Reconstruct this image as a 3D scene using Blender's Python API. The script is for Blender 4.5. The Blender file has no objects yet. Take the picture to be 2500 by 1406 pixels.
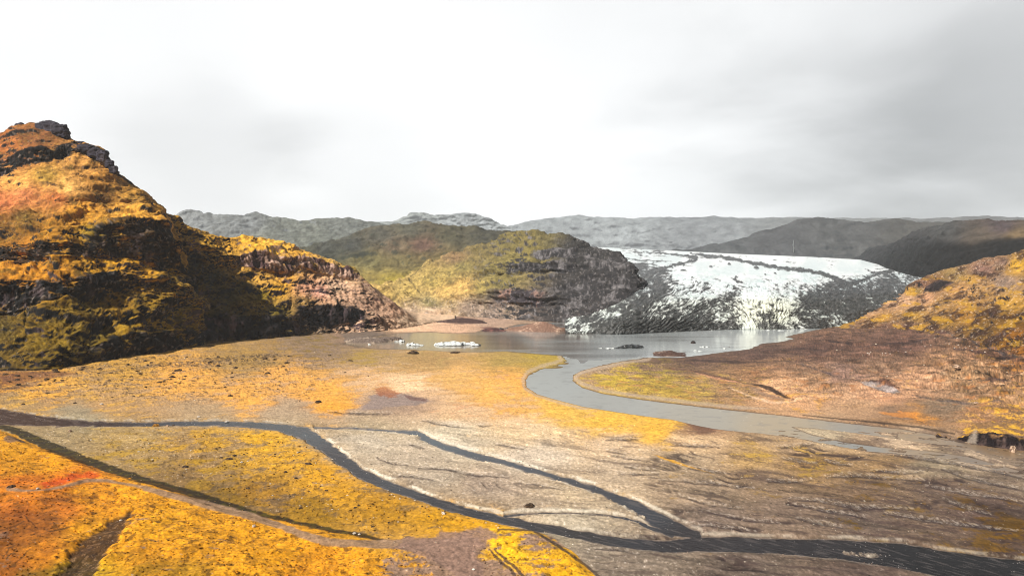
import bpy, math, random
import numpy as np

# ------------------------------------------------------------------ camera, sky, sun, exposure
sc = bpy.context.scene
COL = sc.collection
F, H, HY, CX = 1667.0, 100.0, 680.0, 1250.0        # focal in photo px, drone height, horizon row, centre column
cam = bpy.data.objects.new('camera', bpy.data.cameras.new('camera'))
COL.objects.link(cam)
cam.location = (0, 0, H)
cam.rotation_euler = (math.radians(90), 0, 0)
cam.data.sensor_width = 36.0
cam.data.lens = 36.0 * F / 2500.0
cam.data.shift_y = -(703.0 - HY) / 2500.0
cam.data.clip_start = 1.0
cam.data.clip_end = 60000.0
sc.camera = cam

SUN_AZ = (-0.72, -0.69)       # horizontal direction towards the sun
SUN_EL = math.radians(39)
sd_ = np.array([SUN_AZ[0] * math.cos(SUN_EL), SUN_AZ[1] * math.cos(SUN_EL), math.sin(SUN_EL)])
sun = bpy.data.objects.new('sun', bpy.data.lights.new('sun', 'SUN'))
COL.objects.link(sun)
sun.data.energy = 5.0
sun.data.angle = math.radians(1.2)
sun.data.color = (1.0, 0.955, 0.88)
from mathutils import Vector
sun.rotation_euler = Vector(sd_.tolist()).to_track_quat('Z', 'Y').to_euler()

sc.view_settings.view_transform = 'Standard'
sc.view_settings.look = 'None'
sc.view_settings.gamma = 1.0
sc.view_settings.exposure = 0.64
sc.view_settings.use_curve_mapping = False
sc.cycles.use_denoising = True
sc.cycles.filter_width = 1.05
sc.cycles.max_bounces = 5
sc.cycles.volume_bounces = 1
sc.cycles.diffuse_bounces = 3

world = bpy.data.worlds.new("World")
sc.world = world
world.use_nodes = True
nt = world.node_tree
N, L = nt.nodes, nt.links
N.clear()


def mnode(op, a=None, b=None, clamp=False):
    m = N.new('ShaderNodeMath'); m.operation = op; m.use_clamp = clamp
    for i, v in enumerate((a, b)):
        if v is None: continue
        if isinstance(v, (int, float)): m.inputs[i].default_value = v
        else: L.new(v, m.inputs[i])
    return m.outputs[0]


tc = N.new('ShaderNodeTexCoord')
sep = N.new('ShaderNodeSeparateXYZ'); L.new(tc.outputs['Generated'], sep.inputs[0])
zz = mnode('ADD', mnode('MAXIMUM', sep.outputs[2], 0.0), 0.16)
comb = N.new('ShaderNodeCombineXYZ')
L.new(mnode('DIVIDE', sep.outputs[0], zz), comb.inputs[0])
L.new(mnode('DIVIDE', sep.outputs[1], zz), comb.inputs[1])


def wnoise(scale, detail, rough, dist, off):
    mp = N.new('ShaderNodeMapping'); L.new(comb.outputs[0], mp.inputs[0]); mp.inputs['Location'].default_value = off
    n = N.new('ShaderNodeTexNoise'); L.new(mp.outputs[0], n.inputs['Vector'])
    n.inputs['Scale'].default_value = scale; n.inputs['Detail'].default_value = detail
    n.inputs['Roughness'].default_value = rough; n.inputs['Distortion'].default_value = dist
    return n.outputs['Fac']


n1 = wnoise(0.35, 6, 0.48, 0.3, (3.1, 1.7, 0))
n2 = wnoise(1.1, 7, 0.5, 0.3, (7.7, 5.2, 0))
cl = mnode('ADD', mnode('MULTIPLY', n1, 0.65), mnode('MULTIPLY', n2, 0.35))


def patch(px, py, rad, amt, edge=0.3):
    """a darker bank of cloud round one compass direction of the sky"""
    v = Vector(((px - CX) / F, 1.0, (HY - py) / F)).normalized()
    vm = N.new('ShaderNodeVectorMath'); vm.operation = 'DISTANCE'
    nn = N.new('ShaderNodeVectorMath'); nn.operation = 'NORMALIZE'
    L.new(tc.outputs['Generated'], nn.inputs[0]); L.new(nn.outputs[0], vm.inputs[0]); vm.inputs[1].default_value = v
    d = mnode('ADD', mnode('DIVIDE', vm.outputs['Value'], rad), mnode('MULTIPLY', mnode('SUBTRACT', n2, 0.5), 1.5))
    mr = N.new('ShaderNodeMapRange'); mr.interpolation_type = 'SMOOTHSTEP'
    L.new(d, mr.inputs[0]); mr.inputs[1].default_value = edge; mr.inputs[2].default_value = 1.25
    mr.inputs[3].default_value = amt; mr.inputs[4].default_value = 0.0
    return mr.outputs[0]


dark = patch(2350, 40, 0.38, 0.27)
for a in [(2450, 330, 0.20, 0.24), (1500, -60, 0.24, 0.14), (500, 430, 0.15, 0.17), (900, 440, 0.14, 0.11), (1700, 470, .2, .06), (2200, 460, .2, .07), (60, 30, 0.30, 0.06), (1300, 250, 0.2, 0.015), (2050, 380, .16, .07), (700, -100, 0.3, 0.06)]:
    dark = mnode('ADD', dark, patch(*a))
mr = N.new('ShaderNodeMapRange'); L.new(cl, mr.inputs[0])
mr.inputs[1].default_value = 0.36; mr.inputs[2].default_value = 0.66; mr.inputs[3].default_value = 0.80; mr.inputs[4].default_value = 0.70
val = mnode('SUBTRACT', mr.outputs[0], mnode('MULTIPLY', dark, 0.72))
# unseen sky overhead and behind is dimmed to lower the ambient fill
ze = N.new('ShaderNodeMapRange'); ze.interpolation_type = 'SMOOTHSTEP'; L.new(sep.outputs[2], ze.inputs[0])
ze.inputs[1].default_value = 0.40; ze.inputs[2].default_value = 0.75; ze.inputs[3].default_value = 1.0; ze.inputs[4].default_value = 0.14
ye = N.new('ShaderNodeMapRange'); ye.interpolation_type = 'SMOOTHSTEP'; L.new(sep.outputs[1], ye.inputs[0])
ye.inputs[1].default_value = -0.1; ye.inputs[2].default_value = 0.7; ye.inputs[3].default_value = 0.1; ye.inputs[4].default_value = 1.0
val = mnode('MULTIPLY', mnode('MULTIPLY', val, ze.outputs[0]), ye.outputs[0])
tint = N.new('ShaderNodeMix'); tint.data_type = 'RGBA'
tint.inputs['A'].default_value = (0.965, 0.99, 1.0, 1); tint.inputs['B'].default_value = (1, 1, 1, 1); L.new(val, tint.inputs['Factor'])
sc_ = N.new('ShaderNodeVectorMath'); sc_.operation = 'SCALE'
L.new(tint.outputs['Result'], sc_.inputs[0]); L.new(val, sc_.inputs['Scale'])
bg1 = N.new('ShaderNodeBackground'); L.new(sc_.outputs[0], bg1.inputs[0]); bg1.inputs[1].default_value = 1.0
sky = N.new('ShaderNodeTexSky'); sky.sky_type = 'NISHITA'; sky.sun_disc = False
sky.sun_elevation = SUN_EL; sky.sun_rotation = math.atan2(SUN_AZ[0], SUN_AZ[1])
bg2 = N.new('ShaderNodeBackground'); L.new(sky.outputs[0], bg2.inputs[0]); bg2.inputs[1].default_value = 0.05
mixw = N.new('ShaderNodeMixShader'); mixw.inputs[0].default_value = 0.93
L.new(bg2.outputs[0], mixw.inputs[1]); L.new(bg1.outputs[0], mixw.inputs[2])
out = N.new('ShaderNodeOutputWorld'); L.new(mixw.outputs[0], out.inputs[0])

# ------------------------------------------------------------------ numeric helpers
f4 = np.float32
rng = np.random.RandomState(7)
PERM = rng.permutation(256).astype(np.int32); PERM = np.concatenate([PERM, PERM, PERM])
ANG = rng.rand(256) * 2 * np.pi
GX, GY = np.cos(ANG).astype(f4), np.sin(ANG).astype(f4)
g3 = rng.randn(256, 3); g3 /= np.linalg.norm(g3, axis=1)[:, None]; g3 = g3.astype(f4)


def noise2(x, y, seed=0):
    x = np.asarray(x, f4) + f4(seed * 17.13); y = np.asarray(y, f4) + f4(seed * 31.7)
    xi = np.floor(x).astype(np.int32); yi = np.floor(y).astype(np.int32)
    xf = (x - xi).astype(f4); yf = (y - yi).astype(f4); xi &= 255; yi &= 255
    u = xf * xf * xf * (xf * (xf * 6 - 15) + 10); v = yf * yf * yf * (yf * (yf * 6 - 15) + 10)
    def g(ax, ay, dx, dy):
        h = PERM[PERM[(xi + ax) & 255] + ((yi + ay) & 255)]
        return GX[h] * dx + GY[h] * dy
    a = g(0, 0, xf, yf); b = g(1, 0, xf - 1, yf); c = g(0, 1, xf, yf - 1); d = g(1, 1, xf - 1, yf - 1)
    return (a + (b - a) * u + (c + (d - c) * u - a - (b - a) * u) * v) * 1.5


def noise3(x, y, z, seed=0):
    x = np.asarray(x, f4) + f4(seed * 17.13); y = np.asarray(y, f4) + f4(seed * 31.7); z = np.asarray(z, f4) + f4(seed * 5.9)
    xi = np.floor(x).astype(np.int32); yi = np.floor(y).astype(np.int32); zi = np.floor(z).astype(np.int32)
    xf = (x - xi).astype(f4); yf = (y - yi).astype(f4); zf = (z - zi).astype(f4); xi &= 255; yi &= 255; zi &= 255
    s = lambda t: t * t * t * (t * (t * 6 - 15) + 10)
    u, v, w = s(xf), s(yf), s(zf)
    def g(ax, ay, az):
        h = PERM[PERM[PERM[(xi + ax) & 255] + ((yi + ay) & 255)] + ((zi + az) & 255)]
        q = g3[h]
        return q[..., 0] * (xf - ax) + q[..., 1] * (yf - ay) + q[..., 2] * (zf - az)
    lp = lambda a, b, t: a + (b - a) * t
    return lp(lp(lp(g(0, 0, 0), g(1, 0, 0), u), lp(g(0, 1, 0), g(1, 1, 0), u), v),
              lp(lp(g(0, 0, 1), g(1, 0, 1), u), lp(g(0, 1, 1), g(1, 1, 1), u), v), w) * 1.6


def fbm2(x, y, o=5, seed=0, gain=0.5, ridged=False):
    s = 0; a = 1.0; t = 0
    for i in range(o):
        n = noise2(x * 2.03 ** i, y * 2.03 ** i, seed + i * 3)
        if ridged: n = 1 - 2 * np.abs(n)
        s = s + a * n; t += a; a *= gain
    return s / t * (1 if ridged else 1.4)


def fbm3(P, scale, o=5, seed=0, gain=0.5, ridged=False, sz=1.0):
    s = 0; a = 1.0; t = 0
    for i in range(o):
        k = 2.03 ** i / scale
        n = noise3(P[..., 0] * k, P[..., 1] * k, P[..., 2] * k * sz, seed + i * 3)
        if ridged: n = 1 - 2 * np.abs(n)
        s = s + a * n; t += a; a *= gain
    return s / t * (1 if ridged else 1.4)


def sstep(a, b, x):
    t = np.clip((x - a) / (b - a), 0, 1)
    return t * t * (3 - 2 * t)


def lin(hexs, k=None):
    """a colour as the eye sees it in full light -> surface reflectance"""
    hexs = hexs.lstrip('#')
    c = np.array([int(hexs[i:i + 2], 16) / 255 for i in (0, 2, 4)])
    c = np.where(c <= 0.04045, c / 12.92, ((c + 0.055) / 1.055) ** 2.4)
    return np.clip(c / (k or KREF), 0.004, 0.85).astype(f4)


KREF = 1.45


def mix(a, b, t):
    t = np.asarray(t, f4)[..., None]
    return a * (1 - t) + b * t


def idw(samples, u, v, p=3.0, vs=1.6, k=None):
    """smooth colour field from a list of (column, row, colour)"""
    W = np.zeros(u.shape, f4); C = np.zeros(u.shape + (3,), f4)
    for x, y, c in samples:
        d2 = (u - x) ** 2 + ((v - y) * vs) ** 2 + 60
        w = (1.0 / d2 ** (p / 2)).astype(f4) * 1e4
        W += w; C += w[..., None] * lin(c, k)
    return C / W[..., None]


def sd_line(pts, u, v, margin=90):
    """distance to a polyline of (x, y, half width) minus that width"""
    out_ = np.full(u.shape, 1e3, f4)
    A = np.array(pts, float)
    mx = A[:, 2].max() + margin
    sel = (u > A[:, 0].min() - mx) & (u < A[:, 0].max() + mx) & (v > A[:, 1].min() - mx) & (v < A[:, 1].max() + mx)
    uu, vv = u[sel], v[sel]
    r = np.full(uu.shape, 1e3, f4)
    for (x0, y0, w0), (x1, y1, w1) in zip(A[:-1], A[1:]):
        dx, dy = x1 - x0, y1 - y0
        t = np.clip(((uu - x0) * dx + (vv - y0) * dy) / (dx * dx + dy * dy + 1e-9), 0, 1)
        r = np.minimum(r, np.hypot(uu - x0 - t * dx, vv - y0 - t * dy) - (w0 + (w1 - w0) * t))
    out_[sel] = r
    return out_


def sd_poly(pts, u, v, margin=90):
    """signed distance to a polygon, negative inside"""
    A = np.array(pts, float)
    sel = (u > A[:, 0].min() - margin) & (u < A[:, 0].max() + margin) & (v > A[:, 1].min() - margin) & (v < A[:, 1].max() + margin)
    out_ = np.full(u.shape, 1e3, f4)
    uu, vv = u[sel], v[sel]
    r = np.full(uu.shape, 1e6, f4); ins = np.zeros(uu.shape, bool)
    for (x0, y0), (x1, y1) in zip(A, np.roll(A, -1, axis=0)):
        dx, dy = x1 - x0, y1 - y0
        t = np.clip(((uu - x0) * dx + (vv - y0) * dy) / (dx * dx + dy * dy + 1e-9), 0, 1)
        r = np.minimum(r, np.hypot(uu - x0 - t * dx, vv - y0 - t * dy))
        if y0 != y1:
            ins ^= ((y0 > vv) != (y1 > vv)) & (uu < (x1 - x0) * (vv - y0) / (y1 - y0) + x0)
    out_[sel] = np.where(ins, -r, r)
    return out_


def gY(py): return H * F / (py - HY)          # distance of a point of the plain seen at that row


# ------------------------------------------------------------------ objects and materials
def tag(o, label=None, cat=None, group=None, kind=None):
    if label: o['label'] = label
    if cat: o['category'] = cat
    if group: o['group'] = group
    if kind: o['kind'] = kind
    return o


def surf_mat(name, rough=0.9, grain=6.0, amount=0.35, bump=0.3, bdist=0.5, spec=0.2):
    """reflectance from the mesh's own mineral and moss map, broken up by fine procedural grain"""
    m = bpy.data.materials.new(name); m.use_nodes = True
    n, l = m.node_tree.nodes, m.node_tree.links
    b = n['Principled BSDF']
    at = n.new('ShaderNodeAttribute'); at.attribute_name = 'albedo'
    geo = n.new('ShaderNodeNewGeometry')
    ns = n.new('ShaderNodeTexNoise'); ns.inputs['Scale'].default_value = 1.0 / grain; ns.inputs['Detail'].default_value = 6; ns.inputs['Roughness'].default_value = 0.7
    l.new(geo.outputs['Position'], ns.inputs['Vector'])
    r = n.new('ShaderNodeMapRange'); l.new(ns.outputs['Fac'], r.inputs[0])
    r.inputs[1].default_value = 0.3; r.inputs[2].default_value = 0.7
    r.inputs[3].default_value = 1 - amount; r.inputs[4].default_value = 1 + amount
    vm = n.new('ShaderNodeVectorMath'); vm.operation = 'SCALE'
    l.new(at.outputs['Color'], vm.inputs[0]); l.new(r.outputs[0], vm.inputs['Scale'])
    l.new(vm.outputs[0], b.inputs['Base Color'])
    b.inputs['Roughness'].default_value = rough
    b.inputs['Specular IOR Level'].default_value = spec
    if bump:
        bp = n.new('ShaderNodeBump'); bp.inputs['Strength'].default_value = bump; bp.inputs['Distance'].default_value = bdist
        l.new(ns.outputs['Fac'], bp.inputs['Height']); l.new(bp.outputs[0], b.inputs['Normal'])
    return m


def grid_object(name, P, C, mat, face_mask=None, smooth=True, kind='structure'):
    """a sheet of quads from an (nr, nc, 3) array of points with a reflectance per point"""
    nr, nc = P.shape[:2]
    idx = np.arange(nr * nc, dtype=np.int32).reshape(nr, nc)
    q = np.stack([idx[:-1, :-1], idx[:-1, 1:], idx[1:, 1:], idx[1:, :-1]], -1).reshape(-1, 4)
    if face_mask is not None: q = q[face_mask.reshape(-1)]
    if len(q) == 0: return None
    used, inv = np.unique(q, return_inverse=True)
    q = inv.reshape(-1, 4).astype(np.int32)
    V = P.reshape(-1, 3)[used].astype(f4)
    me = bpy.data.meshes.new(name)
    me.vertices.add(len(V)); me.vertices.foreach_set('co', V.ravel())
    me.loops.add(q.size); me.loops.foreach_set('vertex_index', q.ravel())
    me.polygons.add(len(q)); me.polygons.foreach_set('loop_start', np.arange(0, q.size, 4, dtype=np.int32))
    me.update(calc_edges=True)
    if smooth: me.polygons.foreach_set('use_smooth', np.ones(len(q), bool))
    if C is not None:
        a = me.attributes.new('albedo', 'FLOAT_COLOR', 'POINT')
        c4 = np.ones((len(V), 4), f4); c4[:, :3] = np.clip(C.reshape(-1, 3)[used], 0.003, 0.9)
        a.data.foreach_set('color', c4.ravel())
    me.materials.append(mat)
    o = bpy.data.objects.new(name, me); COL.objects.link(o)
    if kind: o['kind'] = kind
    return o


def normals(P):
    du = np.gradient(P, axis=1); dv = np.gradient(P, axis=0)
    n = np.cross(du, dv); n /= np.linalg.norm(n, axis=-1, keepdims=True) + 1e-9
    return np.where(n[..., 2:3] < 0, -n, n)


def loft(rows, base, x0, x1, step=1.6, offs=1, back=((150, .8), (500, .3)), rowstep=1.8, smooth=2, skirt=6):
    """hill surface strung between traced contour lines: rows = [[(column, row, metres behind the foot)...]...]"""
    xs = np.arange(x0, x1 + step, step)
    bx = np.array([b[0] for b in base], float); by = np.array([b[1] for b in base], float)
    yb = np.interp(xs, bx, by)
    sm = lambda q, w: np.convolve(np.pad(q, w, 'edge'), np.ones(2 * w + 1) / (2 * w + 1), 'valid')
    w = max(2, min(26, int((x1 - x0) / step / 14)))
    Yb = sm(sm(gY(yb), w), w); yb2 = HY + H * F / Yb
    lines = [(yb2, Yb)]
    for i, r in enumerate(rows):
        a = np.array(r, float)
        if i < offs: py = yb2 + np.interp(xs, a[:, 0], a[:, 1] - np.interp(a[:, 0], bx, by))
        else: py = np.interp(xs, a[:, 0], a[:, 1])
        dy = sm(sm(np.interp(xs, a[:, 0], a[:, 2]), w), max(2, w // 2))
        lines.append((py, Yb + dy))
    pts = [np.stack([(xs - CX) / F * Y, Y, H - (py - HY) * Y / F], -1) for py, Y in lines]
    first = pts[0].copy(); first[:, 2] = -skirt; first[:, 1] -= 2
    pts = [first] + pts
    crest = pts[-1]
    for d, k in back:
        b = crest.copy(); Y = crest[:, 1] + d
        b[:, 0] = crest[:, 0] / crest[:, 1] * Y; b[:, 1] = Y; b[:, 2] = np.minimum(crest[:, 2], crest[:, 2] * k)
        pts.append(b)
    seg, T = [], []
    for i in range(len(pts) - 1):
        a, b = pts[i], pts[i + 1]
        pa = HY - (a[:, 2] - H) * F / a[:, 1]; pb = HY - (b[:, 2] - H) * F / b[:, 1]
        if i == 0 or i >= len(pts) - 1 - len(back): n = 3 if i == 0 else 24
        else: n = max(4, int(np.percentile(np.abs(pa - pb), 97) / rowstep))
        t = np.arange(n) / n
        seg.append(a[None] * (1 - t[:, None, None]) + b[None] * t[:, None, None]); T.append(i + t)
    seg.append(pts[-1][None]); T.append(np.array([len(pts) - 1.0]))
    P = np.concatenate(seg, 0); T = np.concatenate(T)
    for _ in range(smooth):                      # round the joints between contour lines a little
        Q = P.copy(); Q[1:-1] = (P[:-2] + 2 * P[1:-1] + P[2:]) / 4
        Q[:, 1:-1] = (Q[:, :-2] + 2 * Q[:, 1:-1] + Q[:, 2:]) / 4; P = Q
    return P.astype(np.float64), np.repeat(T[:, None], len(xs), 1)


def pix(P):
    return CX + F * P[..., 0] / P[..., 1], HY - F * (P[..., 2] - H) / P[..., 1]


M_ROCK = surf_mat('weathered_basalt_and_moss', grain=5.0, amount=0.35, bump=0.5, bdist=1.2)
M_FAR = surf_mat('distant_moorland', grain=22.0, amount=0.3, bump=0.4, bdist=4.0)
M_PLAIN = surf_mat('gravel_and_moss_plain', grain=1.6, amount=0.32, bump=0.5, bdist=0.25)
M_ICE = surf_mat('dirty_glacier_ice', rough=0.55, grain=9.0, amount=0.12, bump=0.4, bdist=1.5, spec=0.4)

# ------------------------------------------------------------------ hills
def relief(P, big=(110, 5), mid=(38, 3), strata=(60, 3, 4), fine=(9, .8), seed=0, fade=None, flute=0):
    n = normals(P)
    d = big[1] * fbm3(P, big[0], 3, seed) + mid[1] * fbm3(P, mid[0], 4, seed + 11, ridged=True) * 0.8
    W = P + 12 * np.stack([fbm3(P, 90, 2, seed + 40)] * 3, -1)
    st = fbm3(W, strata[0], 4, seed + 21, sz=strata[2])
    st = np.sign(st) * np.abs(st) ** 0.6
    d = d + strata[1] * st + fine[1] * fbm3(P, fine[0], 4, seed + 31, gain=0.6)
    if flute:
        steep = sstep(.6, .35, n[..., 2])
        d = d + flute * steep * (fbm3(P * np.array([1, 1, .12]), 16, 4, seed + 50, ridged=True))
    if fade is not None: d = d * fade
    return P + n * d[..., None]


def rock_cover(P, seed=0, lo=.42, hi=.62, jit=.18, scale=30):
    nz = normals(P)[..., 2]
    nz = nz + jit * fbm3(P, scale, 4, seed + 5, gain=.65)
    return sstep(hi, lo, nz)


def rock_tone(P, dark='#3c3438', light='#8f7d80', seed=0, bias=.05):
    streak = fbm3(P * np.array([1, 1, .15]), 9, 4, seed + 60, gain=.6)
    patch_ = fbm3(P, 45, 3, seed + 61)
    return mix(lin(dark), lin(light), sstep(.15, .75, streak * .7 + patch_ * .9 + bias))


def speckle(P, scale, thr, seed):
    return sstep(thr, thr + .12, fbm3(P, scale, 2, seed, gain=.7))


# ---- left mountain, near mass
baseM1 = [(-420, 925), (-200, 915), (0, 906), (130, 905), (200, 893), (240, 882), (330, 870), (450, 852), (530, 838), (560, 826)]
rowsM1 = [
    [(-420, 870, 20), (0, 868, 18), (150, 862, 16), (215, 847, 12), (290, 820, 9), (325, 812, 9), (440, 808, 10), (500, 792, 15), (522, 778, 30), (545, 765, 260)],
    [(-420, 780, 80), (0, 775, 92), (70, 768, 92), (110, 745, 100), (170, 735, 95), (245, 712, 90), (300, 705, 85), (380, 720, 60), (450, 735, 50), (500, 745, 45), (521, 754, 50), (545, 760, 270)],
    [(-420, 705, 95), (0, 692, 104), (50, 684, 104), (130, 690, 112), (200, 680, 108), (270, 655, 104), (330, 664, 95), (380, 672, 75), (430, 690, 65), (480, 718, 58), (521, 750, 60), (545, 757, 275)],
    [(-420, 660, 150), (0, 642, 165), (80, 650, 150), (140, 637, 160), (218, 641, 150), (300, 642, 130), (360, 650, 115), (420, 668, 105), (470, 705, 85), (521, 749, 65), (545, 756, 278)],
    [(-420, 620, 165), (0, 603, 176), (60, 596, 162), (130, 593, 170), (200, 610, 165), (245, 553, 150), (300, 541, 142), (340, 531, 132), (400, 543, 128), (425, 590, 125), (450, 662, 110), (480, 709, 95), (521, 748, 68), (545, 755, 280)],
    [(-420, 540, 240), (0, 506, 270), (120, 500, 270), (220, 499, 245), (300, 500, 235), (358, 502, 225), (395, 533, 190), (425, 588, 150), (450, 661, 120), (480, 708, 100), (521, 747, 70), (545, 754, 282)],
    [(-420, 530, 245), (0, 498, 276), (120, 490, 276), (220, 485, 252), (300, 484, 243), (350, 490, 232), (395, 530, 195), (425, 587, 155), (450, 660, 125), (480, 707, 104), (521, 746, 72), (545, 753, 284)],
    [(-420, 520, 360), (0, 437, 380), (44, 409, 385), (77, 396, 385), (154, 388, 400), (179, 377, 395), (256, 389, 360), (280, 412, 350), (300, 432, 340), (345, 467, 320), (385, 505, 290), (425, 586, 180), (450, 659, 140), (480, 706, 108), (521, 745, 74), (545, 752, 286)],
    [(-420, 480, 372), (0, 398, 392), (44, 377, 397), (90, 359, 397), (154, 352, 412), (179, 347, 407), (212, 357, 397), (251, 370, 372), (258, 386, 370), (280, 409, 355), (300, 429, 345), (345, 464, 325), (385, 502, 295), (425, 585, 185), (450, 658, 145), (480, 705, 110), (521, 744, 76), (545, 751, 288)],
    [(-420, 400, 470), (-150, 345, 480), (0, 325, 490), (22, 314, 490), (45, 305, 490), (85, 305, 490), (120, 315, 490), (150, 332, 485), (170, 342, 470), (190, 350, 450), (230, 361, 430), (252, 370, 400), (258, 385, 380), (280, 406, 360), (300, 428, 350), (345, 463, 330), (385, 501, 300), (425, 584, 190), (450, 657, 150), (480, 704, 112), (521, 743, 78), (545, 750, 290)],
]
P, T = loft(rowsM1, baseM1, -420, 545, step=1.5, rowstep=1.6)
u0, v0 = pix(P)
fade = sstep(0, 1.6, T) * sstep(548, 470, u0) * (0.35 + 0.65 * sstep(12.6, 9.5, T)) * (1 - .3 * sstep(6.6, 7.3, T))
P = relief(P, (120, 6), (36, 9), (62, 7.5, 3.2), (9, 2.2), 3, fade, flute=6)
u, v = pix(P)
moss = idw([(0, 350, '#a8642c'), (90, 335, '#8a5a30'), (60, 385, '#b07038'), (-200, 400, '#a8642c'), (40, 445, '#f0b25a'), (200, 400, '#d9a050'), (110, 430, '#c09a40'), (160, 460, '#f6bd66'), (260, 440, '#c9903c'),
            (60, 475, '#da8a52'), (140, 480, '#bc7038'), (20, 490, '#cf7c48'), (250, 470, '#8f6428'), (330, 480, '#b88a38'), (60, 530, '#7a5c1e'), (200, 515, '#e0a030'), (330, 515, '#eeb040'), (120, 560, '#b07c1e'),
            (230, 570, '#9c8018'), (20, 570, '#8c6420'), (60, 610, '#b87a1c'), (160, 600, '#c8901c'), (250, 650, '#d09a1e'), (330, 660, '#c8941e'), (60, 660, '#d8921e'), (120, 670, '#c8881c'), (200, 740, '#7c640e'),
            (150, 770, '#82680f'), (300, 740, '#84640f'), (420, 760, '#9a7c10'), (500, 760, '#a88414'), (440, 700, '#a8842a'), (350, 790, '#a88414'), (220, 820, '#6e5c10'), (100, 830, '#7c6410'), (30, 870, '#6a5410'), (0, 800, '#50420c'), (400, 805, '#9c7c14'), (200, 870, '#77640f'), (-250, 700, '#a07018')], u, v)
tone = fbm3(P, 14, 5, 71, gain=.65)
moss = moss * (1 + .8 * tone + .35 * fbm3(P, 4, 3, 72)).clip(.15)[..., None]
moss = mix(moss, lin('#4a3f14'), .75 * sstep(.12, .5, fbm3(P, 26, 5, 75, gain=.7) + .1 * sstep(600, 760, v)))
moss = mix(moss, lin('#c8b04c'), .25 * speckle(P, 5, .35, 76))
rk = rock_cover(P, 3, .36, .60, .28, 22)
T = T + .32 * fbm3(P, 34, 4, 88) * sstep(1, 1.5, T)
inc = lambda a, b: sstep(a, a + .12, T) * sstep(b, b - .12, T)
bands = np.clip(inc(1.0, 2.0) * sstep(195, 235, u) * 1.0 + inc(3.0, 4.0) * sstep(340, 280, u) + inc(5.0, 6.0) * .9 + inc(7, 8) * sstep(200, 240, u) * sstep(390, 350, u) + inc(9, 10), 0, 1)
holes = fbm3(P, 24, 4, 83)
rk = np.clip(np.maximum(rk, bands * sstep(.40, .16, holes)), 0, 1)
rk *= 1 - .7 * sstep(6.2, 6.5, T) * sstep(8.9, 8.7, T) * sstep(.3, .1, rk * 0 + holes)
rock = rock_tone(P, '#120f10', '#544648', 3, .0)
rock = mix(rock, lin('#a8989c'), .8 * np.exp(-((u - 330) / 18.) ** 2 - ((v - 592) / 30.) ** 2) * sstep(-.2, .4, fbm3(P, 7, 4, 84)))
rock = mix(rock, lin('#8e7f74'), .6 * speckle(P, 6, .38, 85))
moss = moss * np.array([1.02, .95, .95], f4)
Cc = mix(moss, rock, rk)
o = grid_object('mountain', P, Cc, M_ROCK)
tag(o, 'steep ochre and black terraced mountain rising on the left')

# ---- summit crag: a separate stack of dark basalt on the skyline
def crag(name, blobs, seed, dark='#3a3640', light='#6f6a74'):
    bu, bv = np.meshgrid(np.linspace(0, 2 * np.pi, 90), np.linspace(-np.pi / 2, np.pi / 2, 46))
    obs = []
    Ps = []
    for (px, py, Y, rx, rz) in blobs:
        c = np.array([(px - CX) / F * Y, Y, H - (py - HY) * Y / F])
        s = np.stack([np.cos(bv) * np.cos(bu), np.cos(bv) * np.sin(bu), np.sin(bv)], -1)
        e = np.abs(s) ** .65 * np.sign(s)
        Q = c + e * np.array([rx, rx * .8, rz])
        d = fbm3(Q, 9, 4, seed, ridged=True) * 1.8 + fbm3(Q * np.array([1, 1, 2.5]), 14, 3, seed + 3) * 3.2
        Ps.append(Q + s * d[..., None])
    V, Fc, cs = [], [], []
    k = 0
    for Q in Ps:
        nr, nc = Q.shape[:2]
        idx = np.arange(nr * nc).reshape(nr, nc) + k; k += nr * nc
        V.append(Q.reshape(-1, 3)); cs.append(rock_tone(Q, dark, light, seed).reshape(-1, 3))
        Fc.append(np.stack([idx[:-1, :-1], idx[:-1, 1:], idx[1:, 1:], idx[1:, :-1]], -1).reshape(-1, 4))
    V = np.concatenate(V); Fc = np.concatenate(Fc); cs = np.concatenate(cs)
    me = bpy.data.meshes.new(name); me.from_pydata(V.tolist(), [], Fc.tolist()); me.update()
    me.polygons.foreach_set('use_smooth', np.ones(len(Fc), bool))
    a = me.attributes.new('albedo', 'FLOAT_COLOR', 'POINT'); c4 = np.ones((len(V), 4), f4); c4[:, :3] = cs
    a.data.foreach_set('color', c4.ravel()); me.materials.append(M_ROCK)
    o = bpy.data.objects.new(name, me); COL.objects.link(o)
    return o


o = crag('rock_outcrop', [(104, 318, 1222, 12, 12), (128, 316, 1222, 13, 11.5), (148, 322, 1216, 12, 12.5), (158, 330, 1214, 7, 9), (120, 310, 1232, 14, 8)], 5)
tag(o, 'dark blocky basalt crag crowning the summit of the left mountain', 'rock outcrop', kind='thing')
o = crag('rock_outcrop', [(50, 310, 1236, 6.5, 7)], 8)
tag(o, 'small rounded grey rock knob left of the summit crag on the skyline', 'rock outcrop', kind='thing')
o = crag('rock_outcrop', [(29, 318, 1236, 5, 6)], 9)
tag(o, 'smallest grey rock bump on the skyline, leftmost by the summit', 'rock outcrop', kind='thing')
o = crag('rock_outcrop', [(190, 358, 1190, 12, 7), (212, 366, 1180, 13, 7), (236, 376, 1165, 12, 8), (250, 382, 1160, 8, 9)], 15)
tag(o, 'jagged grey cliff edge stepping down the skyline below the summit crag', 'rock outcrop', kind='thing')
o = crag('rock_outcrop', [(268, 402, 1150, 7, 6), (278, 416, 1148, 6, 6)], 17)
tag(o, 'thin grey rock ledge on the skyline, lowest of the summit rocks', 'rock outcrop', kind='thing')

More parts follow.
